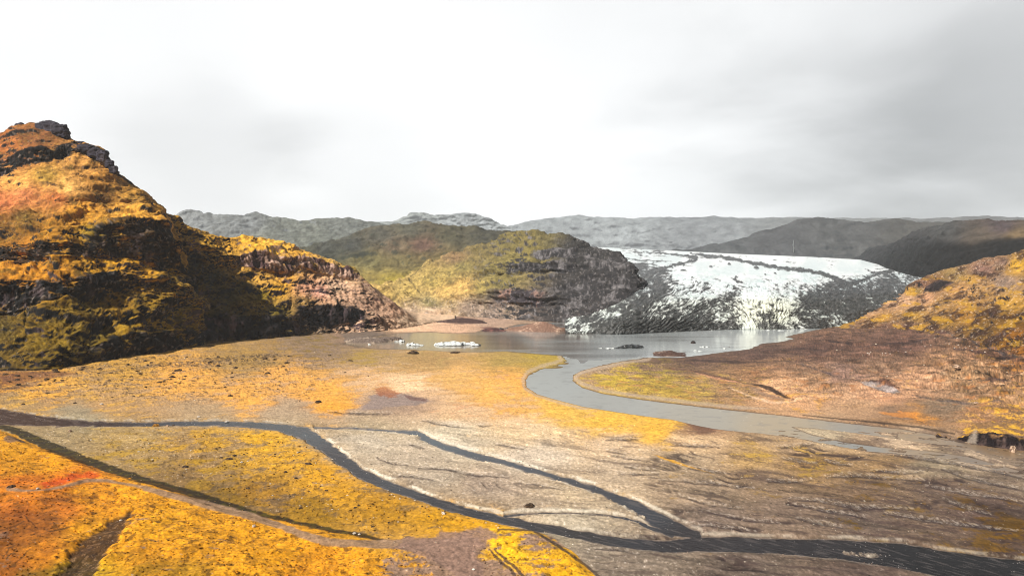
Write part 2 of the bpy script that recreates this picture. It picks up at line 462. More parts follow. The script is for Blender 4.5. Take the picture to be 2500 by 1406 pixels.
# ---- left mountain, back ridge running down to the lake
baseM2 = [(330, 870), (440, 853), (530, 838), (600, 830), (680, 825), (740, 819), (830, 813), (900, 810), (960, 806), (1020, 797), (1075, 785), (1110, 781)]
rowsM2 = [
    [(330, 800, 60), (480, 780, 60), (560, 768, 20), (640, 770, 14), (700, 774, 10), (735, 797, 10), (760, 800, 15), (830, 796, 15), (880, 787, 18), (950, 797, 12), (1020, 793, 8), (1075, 784, 4), (1110, 780, 2)],
    [(330, 765, 90), (480, 745, 90), (560, 745, 45), (640, 745, 40), (690, 747, 36), (740, 745, 28), (800, 743, 30), (860, 748, 32), (900, 767, 30), (960, 785, 25), (1020, 790, 15), (1075, 783, 6), (1110, 779, 4)],
    [(330, 700, 130), (480, 680, 130), (560, 692, 100), (620, 713, 85), (680, 726, 75), (740, 722, 66), (800, 715, 75), (860, 730, 70), (920, 759, 60), (960, 776, 45), (1020, 787, 25), (1075, 782, 10), (1110, 778.5, 6)],
    [(330, 645, 170), (430, 625, 170), (500, 645, 160), (560, 656, 150), (585, 656, 145), (630, 661, 140), (698, 672, 130), (730, 652, 140), (765, 667, 130), (842, 684, 125), (877, 688, 125), (930, 737, 90), (985, 769, 60), (1020, 783, 35), (1075, 781.5, 14), (1110, 778, 8)],
    [(330, 605, 178), (430, 585, 178), (500, 605, 170), (560, 627, 160), (585, 627, 155), (620, 611, 150), (668, 620, 140), (700, 630, 138), (740, 626, 150), (765, 627, 138), (842, 657, 135), (850, 652, 135), (875, 669, 135), (930, 724, 100), (985, 763, 68), (1020, 781, 45), (1075, 781, 18), (1110, 777.5, 10)],
    [(330, 560, 250), (390, 512, 250), (440, 533, 240), (480, 556, 235), (520, 575, 230), (560, 587, 225), (600, 581, 225), (625, 591, 220), (645, 585, 220), (680, 585, 215), (720, 605, 210), (760, 620, 205), (800, 636, 190), (845, 652, 170), (862, 653, 165), (872, 667, 160), (880, 685, 155), (920, 710, 130), (950, 731, 110), (985, 758, 85), (1020, 779, 55), (1075, 780, 20), (1110, 777, 12)],
]
P, T = loft(rowsM2, baseM2, 330, 1110, step=1.5, rowstep=1.5)
u0, v0 = pix(P)
fade = sstep(0, 1.5, T) * sstep(1105, 900, u0) * (0.3 + 0.7 * sstep(8.3, 6.6, T)) * (1 - .5 * sstep(780, 880, u0) * sstep(3, 3.5, T))
P = relief(P, (90, 5), (30, 8.0), (46, 5, 2.5), (8, 2.0), 9, fade, flute=6.0)
u, v = pix(P)
moss = idw([(440, 560, '#b8882c'), (420, 600, '#5e4c14'), (500, 600, '#c8962c'), (470, 640, '#40360e'), (520, 680, '#4a3f10'), (560, 720, '#50440f'), (600, 700, '#5c4c16'), (640, 720, '#8c7414'), (680, 760, '#685812'),  # darkest olive samples carry the gully shadow in the colour
            (560, 590, '#e8aa34'), (620, 600, '#f2b63c'), (680, 600, '#fbc04a'), (730, 625, '#e8aa3c'), (640, 690, '#e9b04c'), (700, 690, '#f4b23a'), (590, 640, '#e8b04a'), (700, 650, '#b8862c'), (790, 640, '#d8a84a'), (860, 655, '#c8a040'),
            (680, 710, '#d09c24'), (740, 700, '#dc9f7c'), (780, 710, '#d79a84'), (820, 700, '#eec3a0'), (860, 720, '#e8b896'), (900, 740, '#c89c80'), (950, 760, '#e6b694'), (1000, 785, '#ecc8a4'), (1060, 790, '#f0cba8'), (820, 770, '#8c7464'), (760, 790, '#7a6450'), (880, 790, '#d0a88a'), (700, 800, '#8c7018'), (650, 790, '#6c5a14'), (600, 800, '#50440f'), (540, 780, '#40380c'), (740, 740, '#a07c40'), (940, 800, '#d8b090')], u, v)
moss = moss * (1 + .75 * fbm3(P, 12, 5, 171, gain=.65) + .3 * fbm3(P, 4, 3, 72)).clip(.15)[..., None]
moss = mix(moss, lin('#54431c'), .7 * sstep(.14, .5, fbm3(P, 22, 5, 175, gain=.7)) * sstep(1050, 900, u))
moss = mix(moss, lin('#f2dcc4'), .45 * speckle(P, 4, .36, 176) * sstep(720, 760, u))
rk = rock_cover(P, 9, .36, .60, .28, 20)
T = T + .3 * fbm3(P, 30, 4, 188) * sstep(1, 1.5, T)
inc = lambda a, b: sstep(a, a + .12, T) * sstep(b, b - .12, T)
holes = fbm3(P, 20, 4, 183)
bands = inc(1, 2) * sstep(745, 720, u) + inc(2, 3) * sstep(715, 735, u) * sstep(905, 885, u) + inc(5, 6) * sstep(570, 590, u) * sstep(885, 870, u) + .7 * inc(3, 4) * sstep(905, 940, u) * sstep(.0, .2, holes)
rk = np.clip(np.maximum(rk * (1 - .5 * sstep(900, 960, u)), bands * sstep(.45, .15, holes)), 0, 1)
rock = rock_tone(P, '#1c1618', '#6c585c', 9, .05)
upper = sstep(4.6, 4.9, T) * sstep(560, 600, u)
rock = mix(rock, rock_tone(P, '#5a4040', '#ecc4ac', 12, .42), .85 * upper)
Cc = mix(moss, rock, rk)
o = grid_object('mountain_ridge', P, Cc, M_ROCK)

# ---- central green hill with columnar basalt cliffs
baseC1 = [(820, 768), (900, 770), (1000, 768), (1100, 772), (1200, 777), (1300, 784), (1380, 786), (1450, 790), (1560, 795), (1640, 796)]
rowsC1 = [
    [(820, 752, 60), (950, 748, 60), (1050, 745, 50), (1150, 742, 50), (1210, 744, 50), (1330, 745, 50), (1400, 752, 45), (1450, 750, 45), (1500, 744, 60), (1560, 752, 60), (1600, 762, 60), (1640, 790, 60)],
    [(820, 738, 90), (950, 730, 90), (1050, 722, 90), (1130, 724, 70), (1200, 708, 62), (1260, 703, 62), (1330, 712, 62), (1400, 727, 65), (1450, 730, 70), (1500, 734, 75), (1530, 728, 75), (1600, 757, 80), (1640, 789, 70)],
    [(820, 717, 180), (950, 706, 180), (1000, 701, 170), (1100, 692, 170), (1238, 674, 170), (1300, 668, 170), (1370, 668, 165), (1420, 664, 160), (1480, 682, 150), (1520, 703, 130), (1600, 753, 110), (1640, 788, 80)],
    [(820, 713, 190), (950, 698, 200), (1000, 690, 200), (1100, 672, 200), (1238, 644, 185), (1300, 640, 185), (1370, 640, 180), (1420, 650, 175), (1480, 672, 165), (1520, 694, 140), (1600, 752, 120), (1640, 787, 90)],
    [(820, 712, 210), (950, 694, 240), (1000, 684, 250), (1100, 660, 260), (1238, 630, 250), (1300, 615, 250), (1345, 606, 250), (1400, 612, 240), (1450, 630, 220), (1500, 652, 190), (1550, 690, 160), (1600, 751, 130), (1640, 786, 100)],
    [(820, 711, 230), (900, 703, 260), (950, 690, 300), (1000, 672, 340), (1046, 641, 380), (1100, 622, 420), (1200, 589, 450), (1240, 569, 450), (1290, 560, 440), (1340, 571, 420), (1385, 573, 420), (1400, 581, 400), (1440, 602, 360), (1480, 608, 330), (1520, 622, 280), (1550, 655, 220), (1575, 700, 180), (1600, 750, 140), (1640, 785, 110)],
]
P, T = loft(rowsC1, baseC1, 820, 1640, step=1.6, rowstep=1.6)
u0, v0 = pix(P)
fade = sstep(0, 1.4, T) * (0.3 + 0.7 * sstep(8.3, 6.6, T)) * sstep(1640, 1560, u0)
P = relief(P, (170, 7), (60, 7), (64, 11, 5), (13, 2.4), 23, fade, flute=11)
u, v = pix(P)
moss = idw([(900, 715, '#e0b450'), (950, 725, '#d8b04c'), (1000, 705, '#d8b450'), (1060, 690, '#c8aa48'), (1100, 670, '#c0a448'), (1080, 712, '#f0c058'), (1130, 700, '#f0bc54'), (1050, 740, '#a89858'), (1130, 650, '#948440'), (1180, 610, '#8c7a40'), (1110, 630, '#a07c50'),
            (1230, 590, '#84763a'), (1290, 590, '#8c7c3c'), (1340, 590, '#7c7040'), (1200, 660, '#8f803a'), (1250, 640, '#94843c'), (1300, 610, '#8a7a34'), (1180, 700, '#b49c44'), (1220, 690, '#8c7c38'), (1400, 600, '#5e5a4c'), (1450, 630, '#504e48'), (1500, 650, '#4e4c4a'),
            (1450, 700, '#4c484a'), (1400, 720, '#4c484c'), (1300, 740, '#6c5a56'), (1220, 740, '#8c7468'), (1150, 750, '#b49884'), (1050, 760, '#e2bc9c'), (1000, 765, '#d8b494'), (950, 760, '#b8a060'), (1200, 770, '#a48c7e'), (1300, 770, '#8a7468'), (1400, 770, '#6c5e5c'), (1500, 770, '#5c5254'), (1540, 700, '#403e40'), (1520, 735, '#2c2a2c')], u, v)
moss = moss * (.80 + .75 * fbm3(P, 16, 5, 271, gain=.65)).clip(.15)[..., None]
moss = mix(moss, lin('#5c5430'), .6 * sstep(.15, .5, fbm3(P, 34, 5, 275, gain=.7)) * sstep(780, 740, v))
moss = mix(moss, moss.mean(-1, keepdims=True) * np.array([1.08, 1, .8], f4), .22)
lowl = sstep(720, 745, v)
moss = mix(moss, lin('#e8d2c4'), .5 * speckle(P, 6, .38, 276) * lowl)
rk = rock_cover(P, 29, .24, .48, .26, 40)
T = T + .38 * fbm3(P, 60, 4, 288) * sstep(1, 1.5, T)
right = sstep(1290, 1400, u + .35 * (v - 640) + 30 * fbm3(P, 60, 3, 290))
inc = lambda a, b: sstep(a, a + .12, T) * sstep(b, b - .12, T)
holes = fbm3(P, 26, 4, 283)
bands = inc(2, 3) * sstep(1120, 1200, u) * sstep(1350, 1320, u) + inc(4, 5.0) * sstep(1225, 1245, u) * sstep(1450, 1400, u) + inc(5.2, 6) * sstep(1290, 1310, u) * sstep(1460, 1400, u)
rk = np.clip(np.maximum(np.maximum(rk, .85 * right), bands * sstep(.7, .35, holes)), 0, 1) * (1 - .8 * sstep(1250, 1120, u + 30 * holes))
rock = rock_tone(P, '#323032', '#747072', 29, .12)
low = inc(2, 3) * sstep(1190, 1230, u) * sstep(1345, 1300, u)
rock = mix(rock, rock_tone(P, '#40363c', '#c89a88', 32), .6 * low)
rock = mix(rock, lin('#a8a2a2'), .35 * speckle(P, 7, .36, 33))
Cc = mix(moss, rock, rk)
# the small stream gully in the yellow valley
gl = sd_line([(1075, 628, .3), (1062, 633, .8), (1040, 648, .8), (1020, 660, 1.2), (998, 678, 1.4), (1010, 693, 1.3), (1018, 708, 1.0), (1030, 719, .3)], u + 7 * fbm3(P, 25, 3, 44), v + 3 * fbm3(P, 20, 3, 45))
Cc = mix(Cc, lin('#4c4430'), .75 * sstep(1.6, -.6, gl))
P[..., 2] -= 3.0 * sstep(3, -1, gl)
o = grid_object('hillside', P, Cc, M_ROCK)
tag(o, 'yellow green hill with dark columnar cliffs beside the glacier tongue')


def far_hill(name, base, rows, x0, x1, samples, seed, rel, rock=('#4a4a4c', '#76767a'), rkrange=(.3, .6), step=2.0, rowstep=2.0, rkamt=1., back=((400, .8), (1200, .3)), kind='structure', black=None, dim=1.0):
    P, T = loft(rows, base, x0, x1, step=step, rowstep=rowstep, back=back)
    nr = len(rows) + 1
    fade = sstep(0, 1.0, T) * (0.35 + 0.65 * sstep(nr + 1.2, nr - .4, T))
    P = relief(P, *rel, seed=seed, fade=fade, flute=rel[2][1] * .6)
    u, v = pix(P)
    c = idw(samples, u, v) * dim
    s = rel[1][0]
    c = c * (.95 + .7 * fbm3(P, s * .6, 5, seed + 71, gain=.65)).clip(.2)[..., None]
    c = mix(c, c * .45, (.8 if s < 130 else .35) * sstep(.1, .5, fbm3(P, s, 5, seed + 75, gain=.7, sz=2)))
    if black is not None: c = mix(c, lin('#0e0e10'), .93 * sstep(10, -10, sd_poly(black, u + 16 * fbm3(P, 160, 3, 900), v + 6 * fbm3(P, 90, 3, 901))))  # cloud shadow laid into the surface colour as near-black
    rk = rock_cover(P, seed, rkrange[0], rkrange[1], .26, s) * rkamt
    c = mix(c, rock_tone(P / 3, rock[0], rock[1], seed), rk)
    return grid_object(name, P, c, M_FAR), P


# middle hill behind the yellow valley
far_hill('hillside', [(640, 760), (1000, 757), (1400, 757)],
         [[(640, 728, 180), (900, 726, 150), (1000, 722, 140), (1060, 715, 150), (1400, 700, 150)],
          [(640, 690, 380), (800, 690, 350), (900, 688, 330), (1000, 680, 320), (1100, 660, 330), (1400, 640, 330)],
          [(640, 650, 650), (800, 645, 600), (900, 640, 560), (1000, 630, 560), (1100, 615, 560), (1200, 600, 560), (1400, 600, 560)],
          [(640, 625, 800), (800, 600, 760), (900, 590, 760), (1000, 580, 760), (1100, 580, 760), (1200, 580, 760), (1400, 590, 760)],
          [(640, 640, 1000), (740, 615, 1000), (770, 602, 1000), (830, 590, 1000), (870, 570, 1000), (900, 560, 1000), (930, 551, 1000), (960, 547, 1000), (1000, 543, 1000), (1035, 539, 1000), (1080, 546, 1000), (1130, 555, 1000), (1150, 553, 1000), (1190, 561, 1000), (1240, 564, 1000), (1300, 580, 1000), (1400, 600, 1000)]],
         640, 1400,
         [(800, 610, '#4e504a'), (860, 600, '#484a46'), (930, 575, '#5c5a50'), (1000, 560, '#605e50'), (1100, 575, '#625e4a'), (1180, 575, '#525044'), (960, 600, '#746450'), (1030, 600, '#765a4e'), (900, 640, '#7c744c'), (980, 640, '#80744c'), (1040, 630, '#7c6c48'),
          (900, 680, '#a08c4c'), (960, 690, '#b09c40'), (1000, 700, '#c8ac44'), (920, 720, '#c4a840'), (1060, 650, '#8c7e3c'), (780, 640, '#4e5444'), (860, 700, '#b49c3c')],
         41, ((300, 14), (90, 11), (120, 12, 3), (24, 5)), rock=('#34382f', '#5c5c50'), rkrange=(.42, .75), dim=.86)
# dark knoll in front of it
far_hill('hill', [(700, 700), (830, 705), (960, 700)],
         [[(700, 660, 60), (760, 640, 60), (830, 640, 60), (900, 640, 60), (960, 680, 40)],
          [(700, 658, 160), (745, 625, 200), (775, 606, 220), (830, 594, 240), (870, 592, 240), (905, 606, 200), (935, 630, 150), (960, 678, 60)]],
         700, 960, [(800, 620, '#4e5448'), (870, 610, '#565c4c'), (830, 650, '#4c5240'), (920, 640, '#6a6c40')],
         47, ((200, 6), (70, 10), (90, 6, 3), (20, 4)), rock=('#3c4242', '#60645c'), dim=.7, back=((200, .9), (700, .6)))
# ridge behind the left mountain, haze partly painted as paler grey
far_hill('ridge', [(330, 717), (1000, 717)],
         [[(330, 690, 200), (700, 690, 200), (1000, 690, 200)],
          [(330, 600, 450), (520, 590, 450), (700, 600, 450), (800, 590, 450), (1000, 590, 450)],
          [(330, 560, 650), (520, 550, 650), (640, 560, 650), (700, 570, 650), (820, 560, 650), (1000, 560, 650)],
          [(330, 545, 800), (420, 530, 800), (440, 519, 800), (466, 510, 800), (500, 520, 800), (560, 521, 800), (600, 524, 800), (625, 518, 800), (640, 522, 800), (655, 531, 800), (700, 533, 800), (745, 541, 800), (780, 536, 800), (825, 530, 800), (850, 531, 800), (890, 538, 800), (925, 545, 800), (1000, 560, 800)]],
         330, 1000, [(450, 540, '#8c9092'), (600, 545, '#7c8082'), (700, 560, '#70746e'), (850, 545, '#707470'), (650, 600, '#7c7e72'), (750, 580, '#70746c')],
         53, ((350, 14), (110, 12), (150, 14, 3), (30, 4)), rock=('#44484c', '#7c8084'))
far_hill('ridge', [(880, 702), (1340, 702)],
         [[(880, 650, 200), (1340, 650, 200)], [(880, 580, 500), (1100, 570, 500), (1340, 585, 500)],
          [(880, 550, 700), (970, 538, 700), (982, 531, 700), (995, 529, 700), (1000, 521, 700), (1030, 518, 700), (1055, 524, 700), (1080, 527, 700), (1110, 523, 700), (1160, 521, 700), (1180, 527, 700), (1205, 539, 700), (1240, 553, 700), (1340, 600, 700)]],
         880, 1340, [(1000, 535, '#949a9a'), (1150, 535, '#9aa0a4')], 59, ((500, 14), (160, 12), (200, 16, 3), (40, 4)), rock=('#505456', '#8c9296'))  # paler grey stands in for part of the haze
# far plateau, left part farther off, rain haze partly painted as paler grey
far_hill('plateau', [(1150, 695), (1700, 695), (2300, 697), (2900, 697)],
         [[(1150, 640, 100), (1700, 640, 100), (2300, 640, 100), (2900, 640, 100)],
          [(1150, 600, 300), (1500, 595, 300), (1800, 590, 300), (2300, 590, 300), (2900, 590, 300)],
          [(1150, 575, 700), (1260, 550, 700), (1310, 540, 700), (1400, 531, 700), (1500, 536, 700), (1650, 545, 700), (1800, 550, 700), (2000, 555, 700), (2200, 550, 700), (2900, 550, 700)],
          [(1150, 575, 1100), (1240, 553, 1100), (1300, 539, 1100), (1360, 531, 1100), (1415, 525, 1100), (1440, 530, 1100), (1550, 532, 1100), (1640, 531, 1100), (1690, 530, 1100), (1740, 525, 1100), (1800, 531, 1100), (1950, 531, 1100), (2100, 533, 1100), (2250, 532, 1100), (2350, 529, 1100), (2440, 526, 1100), (2500, 531, 1100), (2900, 535, 1100)]],
         1150, 2900, [(1300, 550, '#888e92'), (1500, 560, '#949a9e'), (1700, 560, '#74787c'), (2000, 560, '#6c6e6e'), (2400, 550, '#606060')], 61, ((900, 20), (260, 12), (320, 16, 3), (60, 3)), rock=('#44464a', '#70747a'), step=2.4)
_, PF = far_hill('ridge', [(1600, 716), (2500, 716)],
         [[(1600, 650, 60), (2500, 650, 60)], [(1600, 615, 250), (1900, 590, 250), (2100, 590, 250), (2500, 590, 250)],
          [(1600, 640, 400), (1750, 600, 450), (1830, 575, 500), (1890, 560, 550), (1930, 547, 550), (1960, 539, 550), (2000, 534, 550), (2060, 535, 550), (2110, 544, 550), (2140, 538, 550), (2200, 539, 550), (2260, 545, 550), (2330, 545, 550), (2500, 555, 550)]],
         1600, 2500, [(1900, 590, '#48484a'), (2050, 570, '#4c4c4c'), (2250, 570, '#504e4a'), (1750, 600, '#4c4e50')], 67, ((600, 18), (200, 14), (240, 16, 3), (45, 4)), rock=('#343638', '#5c5e60'))
# hill behind the right slope, cloud shadow painted dark onto it
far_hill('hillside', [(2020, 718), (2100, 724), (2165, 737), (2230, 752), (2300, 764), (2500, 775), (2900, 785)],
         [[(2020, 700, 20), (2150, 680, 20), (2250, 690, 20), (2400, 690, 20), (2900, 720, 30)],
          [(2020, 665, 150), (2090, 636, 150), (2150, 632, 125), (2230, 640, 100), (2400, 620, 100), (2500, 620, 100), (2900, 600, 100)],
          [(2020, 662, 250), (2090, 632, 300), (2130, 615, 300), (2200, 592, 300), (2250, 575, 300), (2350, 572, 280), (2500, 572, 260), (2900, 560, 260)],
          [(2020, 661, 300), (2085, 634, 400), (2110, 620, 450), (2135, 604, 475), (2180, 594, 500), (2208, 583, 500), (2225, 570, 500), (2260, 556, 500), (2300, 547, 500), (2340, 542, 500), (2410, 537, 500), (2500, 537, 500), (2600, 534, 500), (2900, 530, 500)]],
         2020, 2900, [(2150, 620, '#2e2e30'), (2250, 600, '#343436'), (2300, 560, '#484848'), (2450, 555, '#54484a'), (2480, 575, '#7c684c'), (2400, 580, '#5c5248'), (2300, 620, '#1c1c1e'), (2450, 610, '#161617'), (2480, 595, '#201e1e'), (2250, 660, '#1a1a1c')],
         73, ((250, 9), (90, 8), (90, 8, 3), (20, 2.4)), rock=('#0a0a0c', '#222226'), rkamt=.6, black=[(2110, 645), (2200, 610), (2290, 590), (2380, 598), (2440, 580), (2560, 576), (2700, 580), (2700, 720), (2200, 720)])  # outline of the painted cloud shadow

# ------------------------------------------------------------------ glacier
baseG = [(1380, 813), (1440, 812), (1500, 817), (1560, 813), (1650, 809), (1750, 805), (1800, 803), (1870, 804), (1940, 803), (2010, 801), (2100, 797), (2320, 790)]
rowsG = [
    [(1380, 808, 8), (1440, 800, 10), (1500, 797, 14), (1560, 790, 16), (1620, 778, 18), (1680, 782, 16), (1750, 778, 20), (1800, 768, 22), (1870, 750, 26), (1930, 762, 24), (1980, 782, 14), (2050, 775, 20), (2100, 760, 25), (2200, 745, 25), (2320, 735, 25)],
    [(1380, 804, 40), (1440, 793, 50), (1500, 780, 60), (1560, 758, 80), (1620, 742, 85), (1680, 738, 90), (1750, 728, 95), (1800, 726, 90), (1870, 716, 95), (1940, 728, 90), (2000, 740, 90), (2100, 728, 100), (2200, 712, 110), (2320, 705, 110)],
    [(1380, 798, 150), (1440, 782, 180), (1500, 760, 200), (1560, 728, 230), (1620, 708, 250), (1700, 692, 270), (1800, 690, 280), (1900, 695, 270), (2000, 702, 260), (2100, 706, 260), (2200, 696, 270), (2320, 692, 270)],
    [(1380, 780, 350), (1440, 760, 400), (1500, 710, 700), (1560, 676, 720), (1620, 662, 720), (1700, 655, 720), (1800, 656, 700), (1900, 658, 680), (2000, 664, 640), (2100, 668, 600), (2160, 672, 560), (2230, 684, 480), (2320, 690, 450)],
    [(1380, 700, 1600), (1440, 650, 1800), (1500, 632, 1800), (1600, 631, 1700), (1700, 634, 1600), (1800, 637, 1500), (1900, 641, 1400), (2000, 645, 1300), (2100, 648, 1200), (2160, 656, 1000), (2230, 676, 700), (2320, 689, 600)],
    [(1380, 600, 2800), (1440, 602, 2800), (1600, 610, 2800), (1800, 620, 2700), (2000, 628, 2500), (2100, 634, 2300), (2145, 646, 1900), (2165, 656, 1400), (2190, 665, 1000), (2230, 675, 780), (2320, 688, 700)],
]
P, T = loft(rowsG, baseG, 1380, 2320, step=1.3, rowstep=1.0, back=((600, 1.0), (1500, .9)), smooth=4)
u, v = pix(P)
n = normals(P)
# streaks follow the flow: in from the upper right on the left lobe, radiating over the dome, down to the right beyond it
ang = np.interp(u, [1400, 1600, 1750, 1850, 1900, 1960, 2050, 2200], [-32, -34, -30, -12, 25, 38, 28, 20]) * np.pi / 180
ang = ang * sstep(600, 690, v)
wx, wy = 16 * fbm2(u / 90, v / 60, 3, 300), 9 * fbm2(u / 90, v / 60, 3, 305)
uu, vv = u + wx, v + wy
al = uu * np.cos(ang) + vv * np.sin(ang) * 1.0; ac = -uu * np.sin(ang) + vv * np.cos(ang)
# constant-direction families blended by column, so that the pattern never shears
def fam(deg, seed, ls, cs, o=4):
    a = deg * np.pi / 180
    return fbm2((uu * np.cos(a) + vv * np.sin(a)) / ls, (-uu * np.sin(a) + vv * np.cos(a)) / cs, o, seed, gain=.62, ridged=True)
rad = np.arctan2(v - 830, (u - 1868) * 1.0); rr = np.hypot(u - 1868, v - 830)
rays = fbm2(rad * 11 + .6 * wx / 10, rr / 18, 4, 330, gain=.6, ridged=True)
wl = sstep(1790, 1700, u); wd = np.exp(-((u - 1865) / 75) ** 2 - ((v - 765) / 45) ** 2) ; wd = np.clip(wd * 1.4, 0, 1)
st = fam(-30, 310, 60, 7.5) * wl + fam(24, 316, 56, 7.5) * (1 - wl)
st = st * (1 - wd) + rays * wd
topw = sstep(690, 640, v)
st = st * (1 - topw) + fam(3, 322, 150, 8) * topw
chop = fbm2(u / 15, v / 8, 4, 340, gain=.65, ridged=True)
chaos = fbm2(u / 60, v / 34, 4, 350)
rough = np.clip(.62 * st + .36 * chop, -1, 1)
Yd = P[..., 1]
amp = (1.2 + 6.5 * sstep(655, 740, v)) * sstep(.2, 1.2, T) * sstep(8.2, 6.2, T)
P = P + n * (amp * rough + 7 * sstep(.3, 1.5, T) * sstep(640, 720, v) * fbm3(P, 75, 3, 360) + 2.2 * sstep(650, 720, v) * fbm3(P, 11, 4, 361, ridged=True) * sstep(0, 1, T))[..., None]
u, v = pix(P)
dirt = (.17 * sstep(1740, 1580, u - .5 * (v - 700)) * sstep(625, 680, v)
        + .48 * np.exp(-sd_poly([(1960, 735), (2040, 690), (2060, 688), (2160, 665), (2200, 662), (2330, 690), (2330, 780), (2100, 775), (2000, 745)], u, v).clip(0) / 14)
        + .36 * np.exp(-sd_poly([(1440, 815), (1460, 800), (1560, 778), (1600, 782), (1700, 790), (1720, 806), (1560, 815)], u, v).clip(0) / 6)
        + .26 * np.exp(-sd_poly([(1660, 790), (1690, 752), (1760, 735), (1790, 760), (1800, 800), (1700, 805)], u, v).clip(0) / 12)
        + .40 * np.exp(-sd_poly([(1850, 800), (1865, 770), (1885, 768), (1905, 798)], u, v).clip(0) / 8)
        + .26 * np.exp(-sd_poly([(1940, 760), (1990, 745), (2090, 770), (2040, 800), (1960, 790)], u, v).clip(0) / 14)
        + .22 * np.exp(-sd_poly([(1490, 760), (1520, 690), (1560, 645), (1600, 660), (1625, 700), (1590, 745), (1540, 785), (1480, 800)], u, v).clip(0) / 10)
        - .36 * sstep(705, 660, v) * sstep(1620, 1680, u) - .14 * wd)
rgh = rough - float(np.mean(rough))
field = .95 * dirt + .30 * chaos + .34 * fbm2(u / 26, v / 11, 4, 395, gain=.65) - 1.0 * rgh - .05 + .06 * sstep(690, 730, v)
cover = sstep(-.10, .24, field)
wob = 5 * fbm2(u / 22, v / 9, 4, 390, gain=.65)
med = wob + np.minimum(sd_line([(1690, 620, 1.5), (1715, 626, 4), (1780, 632, 5), (1810, 638, 3.5), (1850, 646, 5), (1890, 653, 4), (1930, 660, 5), (1980, 664, 4), (2030, 675, 6), (2055, 690, 9), (2075, 697, 4)], u + .5 * wx, v + 4 * chop * .7),
                 sd_line([(2075, 697, 4), (2110, 685, 5), (2150, 668, 3), (2180, 662, 3)], u + .5 * wx, v + 3 * chop))
med = np.minimum(med, wob + sd_line([(1550, 618, 1), (1640, 622, 1.5), (1700, 630, 5), (1690, 640, 4), (1640, 652, 3), (1580, 668, 7)], u + .6 * wx, v + 5 * chop * .7))
cover = np.maximum(cover, sstep(1.2, -1.2, med))
cones = 0
for cx, cy, w, h in [(1846, 655, 9, 6), (1797, 678, 6, 3), (1780, 646, 6, 4), (1690, 679, 4, 2.5), (1668, 662, 12, 3), (1735, 653, 6, 2), (1892, 669, 5, 2), (1868, 672, 4, 2), (1778, 698, 5, 2), (1700, 690, 5, 2)]:
    cones = np.maximum(cones, sstep(1.0, .6, np.hypot((u - cx) / w, (v - cy) / h) + .25 * chop))
cover = np.maximum(cover, cones)
ice = mix(lin('#e4eff2'), lin('#f8fdff'), sstep(-.4, .4, chaos))
ice = mix(ice, lin('#bcd8d8'), .45 * sstep(.2, .55, fbm2(u / 22, v / 6, 4, 370)) * sstep(640, 680, v))
ice = mix(ice, lin('#e4e6d0'), (.35 + .5 * wd) * sstep(705, 745, v))
ice = mix(ice, lin('#a8adb0'), .6 * sstep(-.05, -.4, st) * sstep(650, 700, v))
ash = mix(lin('#101012'), lin('#504e4e'), sstep(-.2, .5, fbm2(u / 9, v / 5, 4, 380, gain=.7)))
Cc = mix(ice, ash, cover * .96)
P[..., 2] += 2.5 * sstep(2, -3, med) + 4 * cones
grid_object('glacier', P, Cc, M_ICE)

# ------------------------------------------------------------------ right hill
baseR = [(1850, 836), (1900, 831), (1950, 817), (2000, 807), (2080, 800), (2150, 803), (2230, 815), (2300, 828), (2370, 845), (2500, 890), (2750, 990)]
rowsR = [
    [(1850, 835.5, 4), (1950, 816, 6), (2000, 805, 10), (2050, 798, 15), (2100, 786, 35), (2150, 780, 50), (2230, 782, 70), (2300, 790, 80), (2400, 805, 80), (2500, 825, 80), (2750, 870, 80)],
    [(1850, 835, 8), (1950, 815.5, 12), (2000, 804, 20), (2050, 794, 30), (2100, 774, 70), (2150, 756, 120), (2230, 748, 170), (2300, 750, 180), (2400, 752, 200), (2500, 762, 200), (2750, 770, 200)],
    [(1850, 834.5, 12), (2000, 803.5, 25), (2050, 791, 45), (2100, 766, 110), (2130, 748, 160), (2180, 731, 210), (2215, 728, 235), (2260, 724, 260), (2330, 712, 300), (2400, 700, 320), (2500, 690, 330), (2750, 660, 330)],
    [(1850, 834.2, 16), (2000, 803.2, 30), (2050, 790, 55), (2100, 764.5, 130), (2130, 746, 180), (2180, 727, 230), (2215, 724, 260), (2240, 719, 285), (2270, 700, 320), (2330, 686, 350), (2400, 668, 400), (2500, 650, 430), (2750, 600, 430)],
    [(1850, 834, 20), (2000, 803, 35), (2050, 789.5, 60), (2100, 763.5, 140), (2130, 745, 190), (2180, 725.5, 245), (2204, 721, 265), (2214, 700, 300), (2240, 686, 330), (2290, 665, 390), (2330, 657, 420), (2360, 650, 460), (2400, 639, 490), (2430, 632, 510), (2460, 627, 520), (2500, 612, 540), (2600, 585, 560), (2750, 560, 560)],
]
P, T = loft(rowsR, baseR, 2015, 3000, step=1.5, rowstep=1.5, offs=4, back=((180, .85), (600, -.1)))
u0, v0 = pix(P)
P[..., 2] -= 2.5 * sstep(2110, 2015, u0)
fade = sstep(0, 1.6, T) * (0.3 + 0.7 * sstep(7.2, 5.6, T)) * sstep(2015, 2150, u0)
P = relief(P, (130, 5), (44, 7), (60, 3.5, 2.5), (10, 1.6), 83, fade, flute=1.0)
u, v = pix(P)
